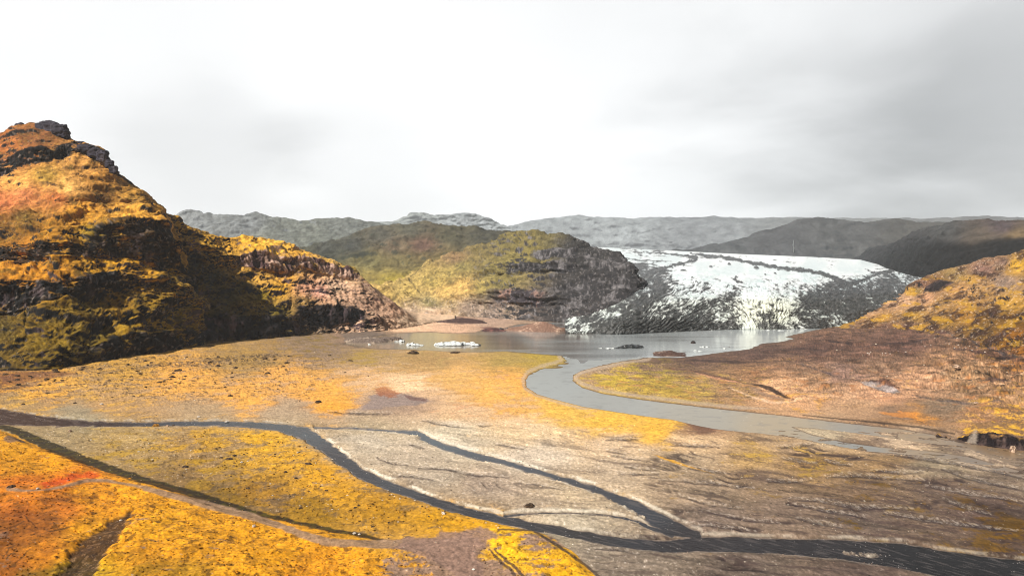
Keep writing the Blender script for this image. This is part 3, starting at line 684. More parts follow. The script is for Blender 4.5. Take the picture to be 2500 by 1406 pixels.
moss = idw([(2130, 760, '#c89a70'), (2180, 735, '#d8a880'), (2220, 735, '#e4b288'), (2150, 780, '#b8883c'), (2230, 770, '#b88c3c'), (2300, 740, '#bc9054'), (2260, 725, '#dca47a'), (2340, 715, '#d8a060'), (2400, 700, '#cc9c60'), (2450, 690, '#a88c78'),
            (2480, 645, '#e8b030'), (2400, 660, '#9c7464'), (2330, 670, '#a88850'), (2290, 690, '#6a4a34'), (2250, 695, '#8c6450'), (2240, 710, '#a08040'), (2450, 640, '#8c6c5c'), (2380, 730, '#c09050'), (2460, 740, '#d4a040'), (2480, 780, '#7a5418'), (2420, 770, '#8c6420'), (2350, 770, '#b07c2c'),
            (2300, 790, '#ac802c'), (2400, 810, '#7c5a1c'), (2480, 820, '#a86c1c'), (2220, 800, '#7c5c50'), (2160, 795, '#7a5848'), (2300, 815, '#6c4e48'), (2470, 860, '#b07024'), (2430, 840, '#9a6c20'), (2000, 805, '#7c5e54'), (2060, 792, '#8c6c58'), (1900, 830, '#6c5048')], u, v)
moss = moss * .74 * (1 + .75 * fbm3(P, 14, 5, 471, gain=.65)).clip(.15)[..., None]
dk = fbm2((u * .94 - v * .34) / 60, (u * .34 + v * .94) / 22, 5, 475, gain=.65)
moss = mix(moss, lin('#3c2418'), .9 * sstep(-.02, .36, dk + .12 * sstep(730, 800, v)))
moss = mix(moss, lin('#c8961c'), .6 * sstep(.2, .4, fbm2(u / 50, v / 20, 4, 478)) * sstep(640, 700, v))
moss = mix(moss, lin('#f0d8c0'), .4 * speckle(P, 4, .40, 476))
rk = rock_cover(P, 89, .28, .5, .22, 26)
hol = sd_poly([(2255, 715), (2262, 698), (2300, 682), (2330, 690), (2310, 703), (2280, 712)], u, v)
rk = np.maximum(rk, sstep(3, -3, hol + 4 * fbm3(P, 14, 3, 480)))
Cc = mix(moss, rock_tone(P, '#241c1c', '#6c5450', 89), rk)
P[..., 1] += 8 * sstep(3, -6, hol)
grid_object('hillside', P, Cc, M_ROCK)

# ------------------------------------------------------------------ the outwash plain, its streams and the lake
LAKE = [(838, 838), (870, 830), (930, 818), (985, 812), (1060, 811), (1110, 814), (1160, 812), (1175, 806), (1235, 801), (1262, 793), (1350, 787), (1430, 788), (1470, 795), (1600, 800), (2320, 780), (2320, 790),
        (2012, 801), (1965, 810), (1915, 822), (1938, 826), (1900, 834), (1860, 838), (1832, 851), (1790, 856), (1740, 862), (1690, 869), (1640, 872), (1560, 872), (1500, 880), (1470, 884), (1420, 890), (1395, 880), (1375, 872), (1382, 868),
        (1300, 862), (1240, 857), (1170, 858), (1100, 858), (1040, 853), (980, 852), (920, 850), (870, 846)]
RIVER = [(1372, 868), (1410, 866), (1500, 872), (1560, 868), (1580, 872), (1520, 880), (1470, 890), (1420, 903), (1398, 915), (1400, 930), (1420, 945), (1470, 960), (1560, 974), (1650, 985), (1780, 1000), (1900, 1012), (2050, 1030), (2200, 1046), (2290, 1062), (2340, 1078), (2420, 1086), (2560, 1096), (2700, 1110),
         (2700, 1180), (2600, 1160), (2500, 1140), (2440, 1120), (2380, 1100), (2300, 1086), (2200, 1070), (2100, 1056), (2000, 1044), (1930, 1040), (1980, 1060), (2060, 1078), (2150, 1090), (2260, 1098), (2360, 1112), (2500, 1150), (2600, 1172), (2600, 1200), (2500, 1165), (2380, 1130), (2280, 1112), (2200, 1106), (2110, 1098), (2020, 1082), (1940, 1066), (1860, 1056), (1790, 1050), (1740, 1044), (1700, 1036),
         (1640, 1022), (1560, 1012), (1500, 1003), (1420, 990), (1350, 972), (1310, 960), (1287, 944), (1283, 928), (1292, 914), (1320, 902), (1360, 891), (1384, 880)]
STREAM = [(-160, 995, 22), (0, 1016, 20), (60, 1022, 15), (130, 1028, 11), (220, 1033, 6.5), (300, 1034, 5.5), (400, 1033, 5.5), (500, 1032, 6), (600, 1034, 7), (680, 1041, 9), (745, 1056, 16), (790, 1085, 15), (835, 1120, 13.5), (880, 1152, 13), (940, 1180, 11.5), (1020, 1208, 10.5), (1100, 1235, 10.5), (1180, 1256, 11), (1280, 1277, 11), (1400, 1300, 11.5),
          (1520, 1322, 13), (1620, 1330, 16), (1740, 1325, 20), (1900, 1330, 19), (2060, 1338, 25), (2200, 1354, 32), (2330, 1378, 34), (2500, 1400, 34), (2700, 1430, 40)]
BRANCH = [(770, 1042, 2.5), (870, 1044, 2.0), (960, 1050, 2.5), (1020, 1055, 6), (1045, 1072, 8), (1090, 1090, 8), (1150, 1108, 9), (1230, 1126, 6.5), (1320, 1152, 6.5), (1400, 1174, 7), (1470, 1198, 8), (1540, 1228, 12), (1590, 1258, 17), (1640, 1284, 19), (1700, 1302, 12)]
SIDE = [(1236, 1256, 3), (1300, 1250, 2.4), (1400, 1250, 2.2), (1480, 1254, 2), (1550, 1268, 3), (1600, 1290, 6), (1640, 1302, 6)]
ISLES = [(1335, 895, 40, 4), (1370, 886, 20, 3)]
BAR1 = [(1484, 1203), (1490, 1220), (1500, 1228), (1530, 1248), (1556, 1262), (1530, 1248), (1500, 1236), (1480, 1225)]

CREST = [(-400, 985, 6), (-100, 1020, 6), (15, 1054, 5.5), (97, 1090, 5), (192, 1123, 4.5), (246, 1148, 4.2), (346, 1174, 4), (420, 1192, 3.6), (486, 1217, 3.2), (563, 1243, 3), (640, 1258, 2.6), (740, 1282, 2.0), (840, 1302, 1.4), (940, 1319, .8), (1060, 1322, .6), (1150, 1300, .6), (1215, 1290, .6),
         (1300, 1292, 1.2), (1350, 1315, 1.6), (1400, 1352, 1.8), (1450, 1395, 2), (1510, 1470, 2), (1600, 1560, 2)]
def lift(px, py, h):
    Y = (H - h) * F / (py - HY); return px, HY + H * F / Y
CG = [(c[0], c[1]) for c in CREST]
TERR = CG + [(1600, 1800), (-1500, 1800), (-1500, 985)]

a_ = np.arange(CX - 1.1 * F, CX + 1.1 * F, 1.75)
v_ = np.arange(748, 1600, 1.55)
u, v = np.meshgrid(a_.astype(f4), v_.astype(f4))
Yg = H * F / (v - HY); Xg = (u - CX) / F * Yg
print('plain', u.shape)
jn = fbm2(Xg / 9, Yg / 9, 4, 500)
jx = u + jn * 7; jy = v + fbm2(Xg / 9, Yg / 9, 4, 505) * 3.0
sl = sd_poly(LAKE, u + jn * 4, v + 1.6 * fbm2(Xg / 30, Yg / 30, 3, 506))
sr = sd_poly(RIVER, u + jn * 4, v + 1.2 * jn)
ss = np.minimum(np.minimum(sd_line(STREAM, jx, jy), sd_line(BRANCH, jx, jy)), sd_line(SIDE, jx, jy))
# riffles of gravel standing in the streams
bar = np.minimum(sd_line([(1490, 1222, 6), (1530, 1244, 9), (1570, 1262, 6)], u, v), sd_line([(2060, 1346, 4), (2130, 1352, 6), (2150, 1352, 3)], u, v))
ss = np.where(bar < 0, np.maximum(ss, -bar * .5 - .8 + 6 * (fbm2(Xg / 2.2, Yg / 5, 3, 507))), ss)
for cx, cy, w, h in ISLES: sr = np.maximum(sr, 3 * (1 - np.hypot((u - cx) / w, (v - cy) / h)) )
brk = fbm2(u / 46 - v / 9, v / 8, 4, 508)
sr = np.where((u > 1900) & (v > 1050), np.maximum(sr, 7 * (brk - .22)), sr)
sw = np.minimum(np.minimum(sl, sr), ss)

st_ = sd_poly(TERR, u + 9 * fbm2(Xg / 22, Yg / 22, 3, 509), v + 4 * jn)
cgx = np.array([c[0] for c in CREST]); cgh = np.array([c[2] for c in CREST])
th = np.interp(u, cgx, cgh) * sstep(0, -34, st_) * 1.0
th_in = sstep(0, -220, st_) * 6.5 * sstep(1500, 300, u)
land = sstep(1, 14, sw)
rel = (1.1 * fbm2(Xg / 60, Yg / 60, 4, 510) + .45 * fbm2(Xg / 14, Yg / 14, 4, 511)) + .14 * fbm2(Xg / 2.6, Yg / 2.6, 3, 512)
rightd = sstep(1750, 2050, u) * sstep(1010, 930, v) + .8 * sstep(2200, 2400, u) * sstep(1080, 1000, v)
leftd = sstep(900, 500, u) * sstep(1000, 930, v)
rel = rel * (.8 + 2.6 * rightd + 1.0 * leftd) + rightd * (2.6 + 2.6 * fbm2(Xg / 34, Yg / 34, 4, 514, ridged=True)) + leftd * 1.2
tuss = sstep(0, -60, st_)
rel = rel + tuss * (.55 * fbm2(Xg / 6, Yg / 6, 4, 515, gain=.62) + 1.6 * fbm2(Xg / 26, Yg / 26, 3, 516))
midm = sd_poly([(60, 1050), (600, 1045), (740, 1070), (850, 1185), (1180, 1275), (930, 1315), (640, 1256), (200, 1110)], u, v)
rel = rel + sstep(20, -30, midm) * (.35 * fbm2(Xg / 5, Yg / 5, 4, 517, gain=.62))
braid = fbm2((u + 3.2 * v) / 300, (v - .14 * u) / 26, 4, 520, ridged=True)
rel = rel + .35 * braid * sstep(1000, 1060, v) * (1 - tuss)
chn = sstep(.42, .72, fbm2((u * .985 + v * .17) / 210 + 1.2 * fbm2(u / 300, v / 120, 2, 533), (v * .985 - u * .17) / 15 + 1.8 * fbm2(u / 260, v / 70, 3, 534), 3, 535, ridged=True))
chw = chn * sstep(.05, .5, fbm2(u / 170, v / 40, 3, 538)) * sstep(1000, 1080, v) * sstep(900, 1200, u) * (1 - tuss)
rel = rel - .45 * chw
scarp = sd_line([(1815, 930, 2), (1850, 940, 4), (1890, 953, 5), (1915, 966, 4), (1938, 978, 2)], u, v)
rel = rel - 1.2 * sstep(10, -2, scarp)
gully = sd_line([(330, 1300, 6), (300, 1330, 16), (270, 1370, 26), (235, 1410, 34), (180, 1500, 40)], u + 16 * fbm2(Xg / 5, Yg / 5, 4, 518), v)
rel = rel - 1.2 * sstep(10, -10, gully)
z = -.5 + .75 * np.clip(sw / 4, -1, 1) + land * (rel + .25) + th + th_in
rk_ = fbm2(Xg / 1.7, Yg / 1.7, 3, 519)
P = np.stack([Xg, Yg, z], -1).astype(np.float64)
pu, pv = pix(P)

# reflectance, with painted shade at lower right: gravel tone, moss tone, moss density over the plain
S = [(0, 930, '#8c6a4c', '#d8a040', .45), (100, 960, '#b89468', '#f0b848', .62), (300, 900, '#b09060', '#d8ac48', .5), (450, 930, '#c8a074', '#f2b850', .66), (250, 985, '#c09c6c', '#e0b450', .40), (60, 985, '#b09468', '#d8b050', .4),
     (600, 880, '#a88c5c', '#b8984c', .5), (700, 930, '#d0a87c', '#f6bc58', .66), (600, 980, '#d4aa7a', '#f8bc52', .66), (800, 960, '#d8b084', '#fcbe50', .74), (820, 990, '#d0a478', '#f8b840', .8), (500, 1010, '#b8a080', '#d8b068', .15), (200, 1015, '#a49880', '#c8a868', .1),
     (800, 850, '#94806c', '#98803c', .35), (900, 870, '#a8906a', '#b09848', .5), (1050, 880, '#b09860', '#b4985a', .6), (1250, 880, '#b49c58', '#b49e50', .7), (1330, 875, '#a89458', '#bca440', .8), (900, 930, '#e0bc94', '#e8bc70', .4), (1000, 950, '#f2d0aa', '#f0c078', .25), (1100, 920, '#dcb480', '#ecc06a', .6),
     (1200, 950, '#e2b87c', '#f8c460', .7), (1260, 930, '#d8a878', '#f6bc58', .7), (1350, 1000, '#eebc74', '#fcc858', .8), (1480, 1030, '#f0bc78', '#fcc450', .8), (1600, 1050, '#f0b868', '#fcc04a', .88), (1250, 1000, '#dcb488', '#f0bc60', .5), (950, 990, '#a08c7c', '#b09868', .04), (1000, 980, '#a8907e', '#b89c78', .06),
     (700, 1015, '#b8a48c', '#d0ac78', .1), (900, 1025, '#bca890', '#dcb484', .12), (1100, 1015, '#d8b894', '#ecc088', .3), (1300, 1050, '#ecccac', '#f0cc98', .15), (1100, 1050, '#dccab8', '#ecc898', .06), (1500, 1090, '#e8c8ae', '#ecc898', .08), (1700, 1080, '#e0bc9c', '#e0b870', .12), (1720, 1042, '#8c6450', '#a07850', .1),
     (900, 1080, '#cdbcb0', '#d0b8a0', .02), (1000, 1120, '#cab6a8', '#d0b8a0', .02), (1100, 1080, '#e2d0c2', '#e0c8a8', .02), (1200, 1180, '#b8a296', '#c8ac90', .02), (1050, 1170, '#b8a69a', '#c8ac90', .02), (1300, 1120, '#dcc8bc', '#dcc0a0', .03), (1400, 1210, '#ccb49e', '#d0b080', .15), (1300, 1230, '#b8a292', '#d0ac80', .1), (1400, 1285, '#c4b4a6', '#c8b090', .02),
     (1500, 1150, '#c8b09e', '#d0ac80', .1), (1650, 1130, '#b49c88', '#c8a060', .2), (1700, 1200, '#a8907f', '#b09060', .12), (1850, 1120, '#bc986c', '#c8a04c', .4), (2000, 1130, '#a8845c', '#b08c40', .4), (1950, 1090, '#bc9c80', '#c8a058', .3), (2150, 1140, '#a08060', '#a88440', .25), (1850, 1180, '#9c8270', '#a0804c', .2),
     (2100, 1200, '#7c6454', '#7c5c28', .4), (1900, 1250, '#8c766c', '#8c6c40', .2), (2300, 1200, '#705c54', '#6c5028', .3), (2400, 1250, '#64504c', '#6a4c20', .45), (2100, 1270, '#72605a', '#785c28', .3), (2480, 1300, '#58443c', '#705018', .5), (1750, 1270, '#8c7870', '#8c6c40', .1), (2300, 1130, '#b09c88', '#b49468', .1), (2480, 1180, '#8c786c', '#8c6c48', .15),  # lower right samples hold vignette and cloud shade as darker gravel
     (2200, 1075, '#d0b4a0', '#d0ac80', .05), (2400, 1120, '#bca494', '#c0a080', .05), (2000, 1055, '#c4b09c', '#d0b088', .05), (1550, 1380, '#8a7a72', '#8c7850', .05), (1800, 1390, '#74645f', '#7c6848', .05), (2100, 1400, '#6a5854', '#6c5838', .05), (1350, 1310, '#a89888', '#a89070', .05), (1450, 1340, '#9c8c82', '#a08c68', .05),
     (1000, 800, '#e4c0a2', '#dcb890', .1), (1100, 790, '#d8b49c', '#d0ac84', .1), (1200, 780, '#b0988a', '#a89470', .1), (1400, 780, '#8c7870', '#8c7860', .1), (1500, 780, '#6c6060', '#706058', .1), (1050, 770, '#eac8aa', '#d8b888', .1), (850, 815, '#9c8472', '#8c7c48', .3), (900, 825, '#8c7868', '#8c7850', .15), (760, 830, '#94806a', '#8c7838', .4),
     (1450, 900, '#b0947c', '#c0a050', .3), (1500, 920, '#b89470', '#d0b044', .65), (1600, 940, '#ae9060', '#c0a044', .65), (1700, 950, '#ae8c64', '#c0a050', .55), (1600, 900, '#8c705c', '#a8923c', .4), (1800, 960, '#a88464', '#bc944c', .4), (1700, 880, '#745a50', '#80683c', .25), (1850, 860, '#6c524a', '#78603c', .15), (1900, 900, '#8c6a58', '#a07c4c', .2),
     (2000, 860, '#6c4e46', '#80603c', .15), (1850, 915, '#9c7458', '#b08c50', .3), (1900, 945, '#e4b08c', '#e8b468', .2), (1950, 980, '#e0ac88', '#f0b060', .4), (2050, 920, '#94746c', '#9c7c58', .15), (2000, 930, '#9c7860', '#a88858', .2), (2100, 860, '#74544a', '#8c683c', .2), (2200, 850, '#705048', '#8c643c', .15), (2150, 900, '#886858', '#9c7850', .2), (2300, 900, '#98725a', '#ac8450', .25),
     (2250, 945, '#c8987c', '#c89860', .25), (2350, 930, '#a07c60', '#a88454', .25), (2450, 930, '#9c765a', '#a8804c', .3), (2150, 970, '#dca688', '#e8b078', .2), (2300, 1000, '#8c7464', '#98805c', .15), (2200, 1010, '#907464', '#9c7c5c', .15), (2100, 1000, '#c0987c', '#c8a070', .2), (2230, 1018, '#c08850', '#f0a040', .5), (2400, 1020, '#a87c5c', '#e0a840', .4), (2480, 1030, '#a8805c', '#e8ac40', .5), (2480, 900, '#8c6048', '#b07430', .4), (2450, 870, '#7c5848', '#98702c', .3),
     (100, 1070, '#a89070', '#b89c50', .2), (300, 1075, '#b89868', '#c8a04c', .4), (500, 1080, '#b08c60', '#d8a438', .5), (650, 1075, '#b08c5c', '#f0b42c', .75), (300, 1120, '#b09064', '#c09840', .4), (500, 1140, '#a8855a', '#bc902c', .5), (700, 1130, '#b08a58', '#e8ac30', .65), (780, 1170, '#a8845c', '#e8a828', .7), (450, 1170, '#907048', '#a07c2c', .4),
     (650, 1200, '#8c6c48', '#b0802c', .6), (850, 1210, '#9c7848', '#d89c24', .75), (950, 1250, '#94703c', '#c89020', .8), (1080, 1270, '#94703c', '#d89c1c', .85), (750, 1250, '#84643c', '#a87c1c', .7), (560, 1210, '#80643c', '#947024', .55), (1180, 1285, '#a07c48', '#e8a81c', .8)]
D = np.zeros(u.shape, f4); W = np.zeros(u.shape, f4); G = np.zeros(u.shape + (3,), f4); Mo = np.zeros(u.shape + (3,), f4)
wu = u + 40 * fbm2(Xg / 40, Yg / 40, 3, 521); wv = v + 14 * fbm2(Xg / 40, Yg / 40, 3, 522)
for x, y, g_, m_, d_ in S:
    w = 1e5 / ((wu - x) ** 2 + ((wv - y) * 2.2) ** 2 + 120) ** 1.75
    W += w; D += w * d_; G += w[..., None] * lin(g_); Mo += w[..., None] * lin(m_)
D /= W; G /= W[..., None]; Mo /= W[..., None]
# foreground moss terrace
T2 = [(30, 1090, '#e8a01c', .95), (60, 1130, '#e0981c', .9), (150, 1180, '#e8841a', 1.0), (200, 1165, '#e88c1c', .97), (60, 1190, '#e08420', .95), (200, 1200, '#e89a1c', .95), (120, 1130, '#e89c18', .9), (40, 1250, '#c8701c', .85), (150, 1240, '#c87420', .9), (250, 1220, '#e8981c', .95), (330, 1200, '#f0a41c', .95), (30, 1300, '#b06a1c', .8), (100, 1290, '#a86420', .8),
      (220, 1290, '#e8a01c', 1), (180, 1340, '#d8901a', 1), (100, 1350, '#c87c1a', .95), (30, 1380, '#a8621e', .9), (200, 1390, '#c8a01c', 1), (400, 1280, '#f0a81c', .9), (500, 1290, '#e8a01e', .9), (400, 1350, '#e0981c', .85), (520, 1340, '#e09a1c', .85), (450, 1400, '#b8861c', .8), (600, 1310, '#e8a01c', .92), (700, 1340, '#f0a41a', .95), (620, 1390, '#f0a61c', .97),
      (800, 1360, '#f0a01c', .95), (750, 1400, '#e89a1c', .95), (880, 1370, '#f0a420', .8), (950, 1345, '#d89c2c', .5), (1000, 1390, '#e8a424', .6), (1100, 1340, '#b08c4c', .12), (1130, 1380, '#d89c2c', .35), (1240, 1310, '#f4b81c', .75), (1250, 1350, '#f4b81c', .8), (1330, 1370, '#f4b41c', .7), (1380, 1400, '#f0b01c', .9), (1300, 1330, '#c89830', .5), (1200, 1400, '#a88450', .2), (850, 1300, '#d8981c', .9)]
W[:] = 0; D2 = np.zeros(u.shape, f4); M2_ = np.zeros(u.shape + (3,), f4)
for x, y, m_, d_ in T2:
    w = 1e5 / ((pu + .4 * (wu - u) - x) ** 2 + ((pv - y) * 1.6) ** 2 + 150) ** 1.75
    W += w; D2 += w * d_; M2_ += w[..., None] * lin(m_)
D2 /= W; M2_ /= W[..., None]
inT = sstep(2, -5, st_)
D = D * (1 - inT) + D2 * inT; Mo = mix(Mo, M2_ * 1.14, inT); G = mix(G, lin('#a08070'), inT); G = G * (1 + .12 * sstep(800, 1000, u) * sstep(1500, 1300, u) * sstep(1100, 1000, v))[..., None]
warm = sstep(1060, 1000, v) * sstep(1500, 1200, u)
G = G * (1 + np.stack([.09, 0, -.10], -1).astype(f4) * warm[..., None])
G = G * (1 + np.stack([.0, .0, -.13], -1).astype(f4) * (1 - warm)[..., None])
Mo = Mo * (1 + np.stack([.05, -.06, .10], -1).astype(f4) * warm[..., None])
D = D + .04 * warm * sstep(.3, .5, D)
# gravel grain and braid marks
fine = fbm2(Xg / 1.6, Yg / 2.6, 4, 524, gain=.7)
mid = fbm2(Xg / 7, Yg / 9, 4, 525, gain=.6)
G = G * (1 + .55 * fine + .2 * mid).clip(.2)[..., None]
G = mix(G, lin('#f2e6da'), .5 * sstep(.38, .6, fine) * sstep(1000, 1050, v) * (1 - tuss) * (1 - .75 * sstep(1400, 1900, u)))
flow = fbm2((u * .99 + v * .14) / 170 + .5 * fbm2(u / 300, v / 100, 2, 526), (v * .99 - u * .14) / 13 + .7 * fbm2(u / 260, v / 80, 2, 527), 5, 528, gain=.62)
darkm = np.clip(sstep(.16, .42, flow + .10 * sstep(1500, 2300, u)) * sstep(1000, 1070, v) * (1 - tuss) * (.35 + .65 * sstep(1150, 1700, u)), 0, 1)
G = mix(G, lin('#4e3c3a'), .6 * darkm); G = mix(G, lin('#3a2c2c'), .5 * chw * sstep(1300, 1800, u) + .35 * chw)
G = mix(G, G * 1.45, .6 * sstep(.15, .4, -flow) * sstep(1000, 1070, v))
wisps = fbm2(u / 130, v / 5.5 + .01 * u, 4, 529, gain=.6)
G = mix(G, G * .62, .6 * sstep(.15, .45, wisps) * sstep(1090, 1000, v)); Mo = mix(Mo, Mo * .72, .55 * sstep(.15, .45, wisps) * sstep(1090, 1000, v))
# moss spread over it
pat = .55 * fbm2(Xg / 16, Yg / 22, 5, 530, gain=.62) + .35 * fbm2(u / 90, v / 12, 4, 531, gain=.6) + .25 * fine
cov = sstep(-.10, .14, pat + (D - .5) * 1.15)
mt = Mo * (1 + .38 * fbm2(Xg / 2.4, Yg / 3.2, 4, 532, gain=.7) + .25 * mid)[..., None]
clump = fbm2(Xg / 4.2, Yg / 5.5, 4, 536, gain=.65)
mt = mix(mt, lin('#5a3c14'), (.25 + .45 * inT) * sstep(.22, .42, clump))
mt = mix(mt, lin('#8c5a1a'), .45 * inT * sstep(.15, .5, fbm2(Xg / 9, Yg / 14, 5, 541, gain=.7)))
mt = mt * (1 + .35 * inT * fbm2(Xg / .9, Yg / 1.2, 3, 542, gain=.8)).clip(.3)[..., None]
mt = mix(mt, lin('#74641c'), .5 * inT * sstep(.1, .4, fbm2(Xg / 12, Yg / 14, 4, 537)) * sstep(1320, 1400, pv) * sstep(700, 300, pu))
Cg = mix(G, mt, cov)
# dark lava rubble on the left and right flats
rub = sstep(.20, .36, fbm2(Xg / 7, Yg / 8, 4, 540, gain=.7)) * np.maximum(sstep(900, 700, u) * sstep(1005, 960, v) * sstep(850, 880, v), .6 * sstep(20, -30, midm))
z2 = rub * .5
Cg = mix(Cg, lin('#4a3826'), .8 * rub); P[..., 2] += z2 * land
strip = sd_line([(300, 905, 4), (400, 896, 7), (500, 888, 8), (600, 878, 8), (680, 870, 6)], u, v + 4 * mid)
Cg = mix(Cg, rock_tone(P * 2, '#3c2c20', '#b89c80', 41), .8 * sstep(4, -4, strip) * sstep(-.1, .2, clump + fine * .5))
# brown and grey soil patches
def soil(pts, col, amt=.9, e=3.0, jit=1.0, proj=False):
    global Cg
    d = sd_poly(pts, (pu if proj else u) + 10 * jit * mid + 8 * jn * jit, (pv if proj else v) + 5 * jit * mid)
    Cg = mix(Cg, lin(col)[None, None] * (1 + .35 * fine + .2 * mid)[..., None], amt * sstep(e, -e, d))
def line(pts, col, amt=.9, e=1.6, jit=.6, proj=False):
    global Cg
    d = sd_line(pts, (pu if proj else u) + 8 * jn * jit, (pv if proj else v) + 2.5 * mid * jit)
    Cg = mix(Cg, lin(col)[None, None] * (1 + .3 * fine)[..., None], amt * sstep(e, -e, d))
soil([(900, 975), (930, 955), (985, 962), (1048, 975), (1040, 985), (960, 995), (880, 1003)], '#a08c84', .9, 3)
soil([(918, 950), (930, 944), (955, 950), (980, 962), (960, 968), (925, 968)], '#b0683c', .75, 3, 1.6)
soil([(985, 966), (1010, 968), (1046, 973), (1040, 980), (1000, 977)], '#7c5c54', .85, 2)
soil([(1672, 1033), (1700, 1036), (1760, 1045), (1730, 1062), (1705, 1064), (1700, 1050)], '#83604c', .9, 3)
soil([(0, 915), (150, 908), (190, 915), (120, 930), (0, 945)], '#80523a', .75, 5)
soil([(1590, 1112), (1640, 1125), (1710, 1148), (1745, 1160), (1680, 1142), (1630, 1128)], '#f0b030', .85, 1.5, .4)
soil([(1080, 772), (1130, 774), (1182, 782), (1180, 790), (1120, 792), (1060, 786)], '#6c544c', .8, 2, .3)
soil([(1170, 800), (1200, 798), (1225, 803), (1200, 808)], '#7c4c44', .8, 1.5, .3)
soil([(830, 815), (900, 808), (960, 815), (990, 822), (930, 835), (850, 838)], '#75685f', .7, 4)
soil([(1500, 878), (1600, 872), (1900, 850), (2060, 850), (2050, 868), (1900, 880), (1700, 890), (1540, 886)], '#5e463e', .55, 5)
line([(1822, 937, 1), (1850, 941, 3.5), (1890, 955, 4), (1915, 967, 3.5), (1938, 978, 1)], '#38261e', .95, 1.5)
line([(1835, 950, 4), (1870, 968, 5), (1910, 980, 5)], '#a08068', .8, 3)
line([(1780, 948, 1), (1830, 970, 2), (1880, 985, 2.5), (1930, 985, 1.5), (1945, 978, 1)], '#f0c8a4', .8, 2)
line([(1620, 897, 1.5), (1700, 908, 2.5), (1760, 922, 3), (1820, 938, 2)], '#6c4e40', .8, 2)
line([(1700, 913, 1), (1760, 925, 2), (1810, 938, 1.5)], '#e8a884', .7, 1.5)
line([(1690, 880, 2), (1780, 886, 4), (1870, 888, 2), (2000, 885, 1)], '#40302c', .75, 2)
line([(1860, 862, 1.2), (1960, 858, 2.5), (2060, 862, 1)], '#3c2c28', .75, 1.5)
line([(2010, 838, 1), (2050, 844, 3), (2080, 850, 2)], '#2c2020', .85, 1.5)
line([(2080, 856, 1), (2180, 848, 2), (2260, 838, 3), (2300, 832, 1.5)], '#3c2c2a', .75, 1.5)
line([(2330, 862, 2), (2380, 876, 4), (2450, 888, 4), (2490, 892, 2)], '#3e2a28', .8, 2)
line([(2300, 836, 1), (2368, 846, 1.5), (2420, 866, 2.0), (2500, 893, 2.5), (2600, 925, 3)], '#3a3638', .85, 1.2, .2)
line([(1945, 895, 1.2), (1985, 908, 1.2), (2040, 925, 1.4), (2100, 942, 1.4)], '#54494a', .8, 1.2, .3)
soil([(2100, 944), (2130, 945), (2180, 955), (2200, 965), (2160, 963), (2115, 953)], '#9a9698', .8, 1.5, .6)
line([(2125, 943, 2), (2165, 949, 4), (2195, 958, 2)], '#54322a', .85, 1.5)
line([(2225, 972, 1), (2300, 985, 1.3), (2360, 990, 1.5), (2450, 990, 1)], '#50484a', .8, 1.2, .3)
soil([(2200, 1004), (2245, 1010), (2240, 1022), (2180, 1018), (2150, 1008)], '#e8943c', .6, 2)
soil([(2415, 940), (2440, 932), (2465, 940), (2450, 955), (2410, 955)], '#584040', .8, 3)
line([(1960, 1014, 1), (2100, 1028, 2), (2240, 1044, 2), (2330, 1062, 1.5)], '#3e2e24', .85, 1.0, .3)
soil([(1370, 873), (1400, 866), (1450, 862), (1500, 866), (1480, 876), (1430, 882), (1400, 878)], '#7c6648', .8, 2)
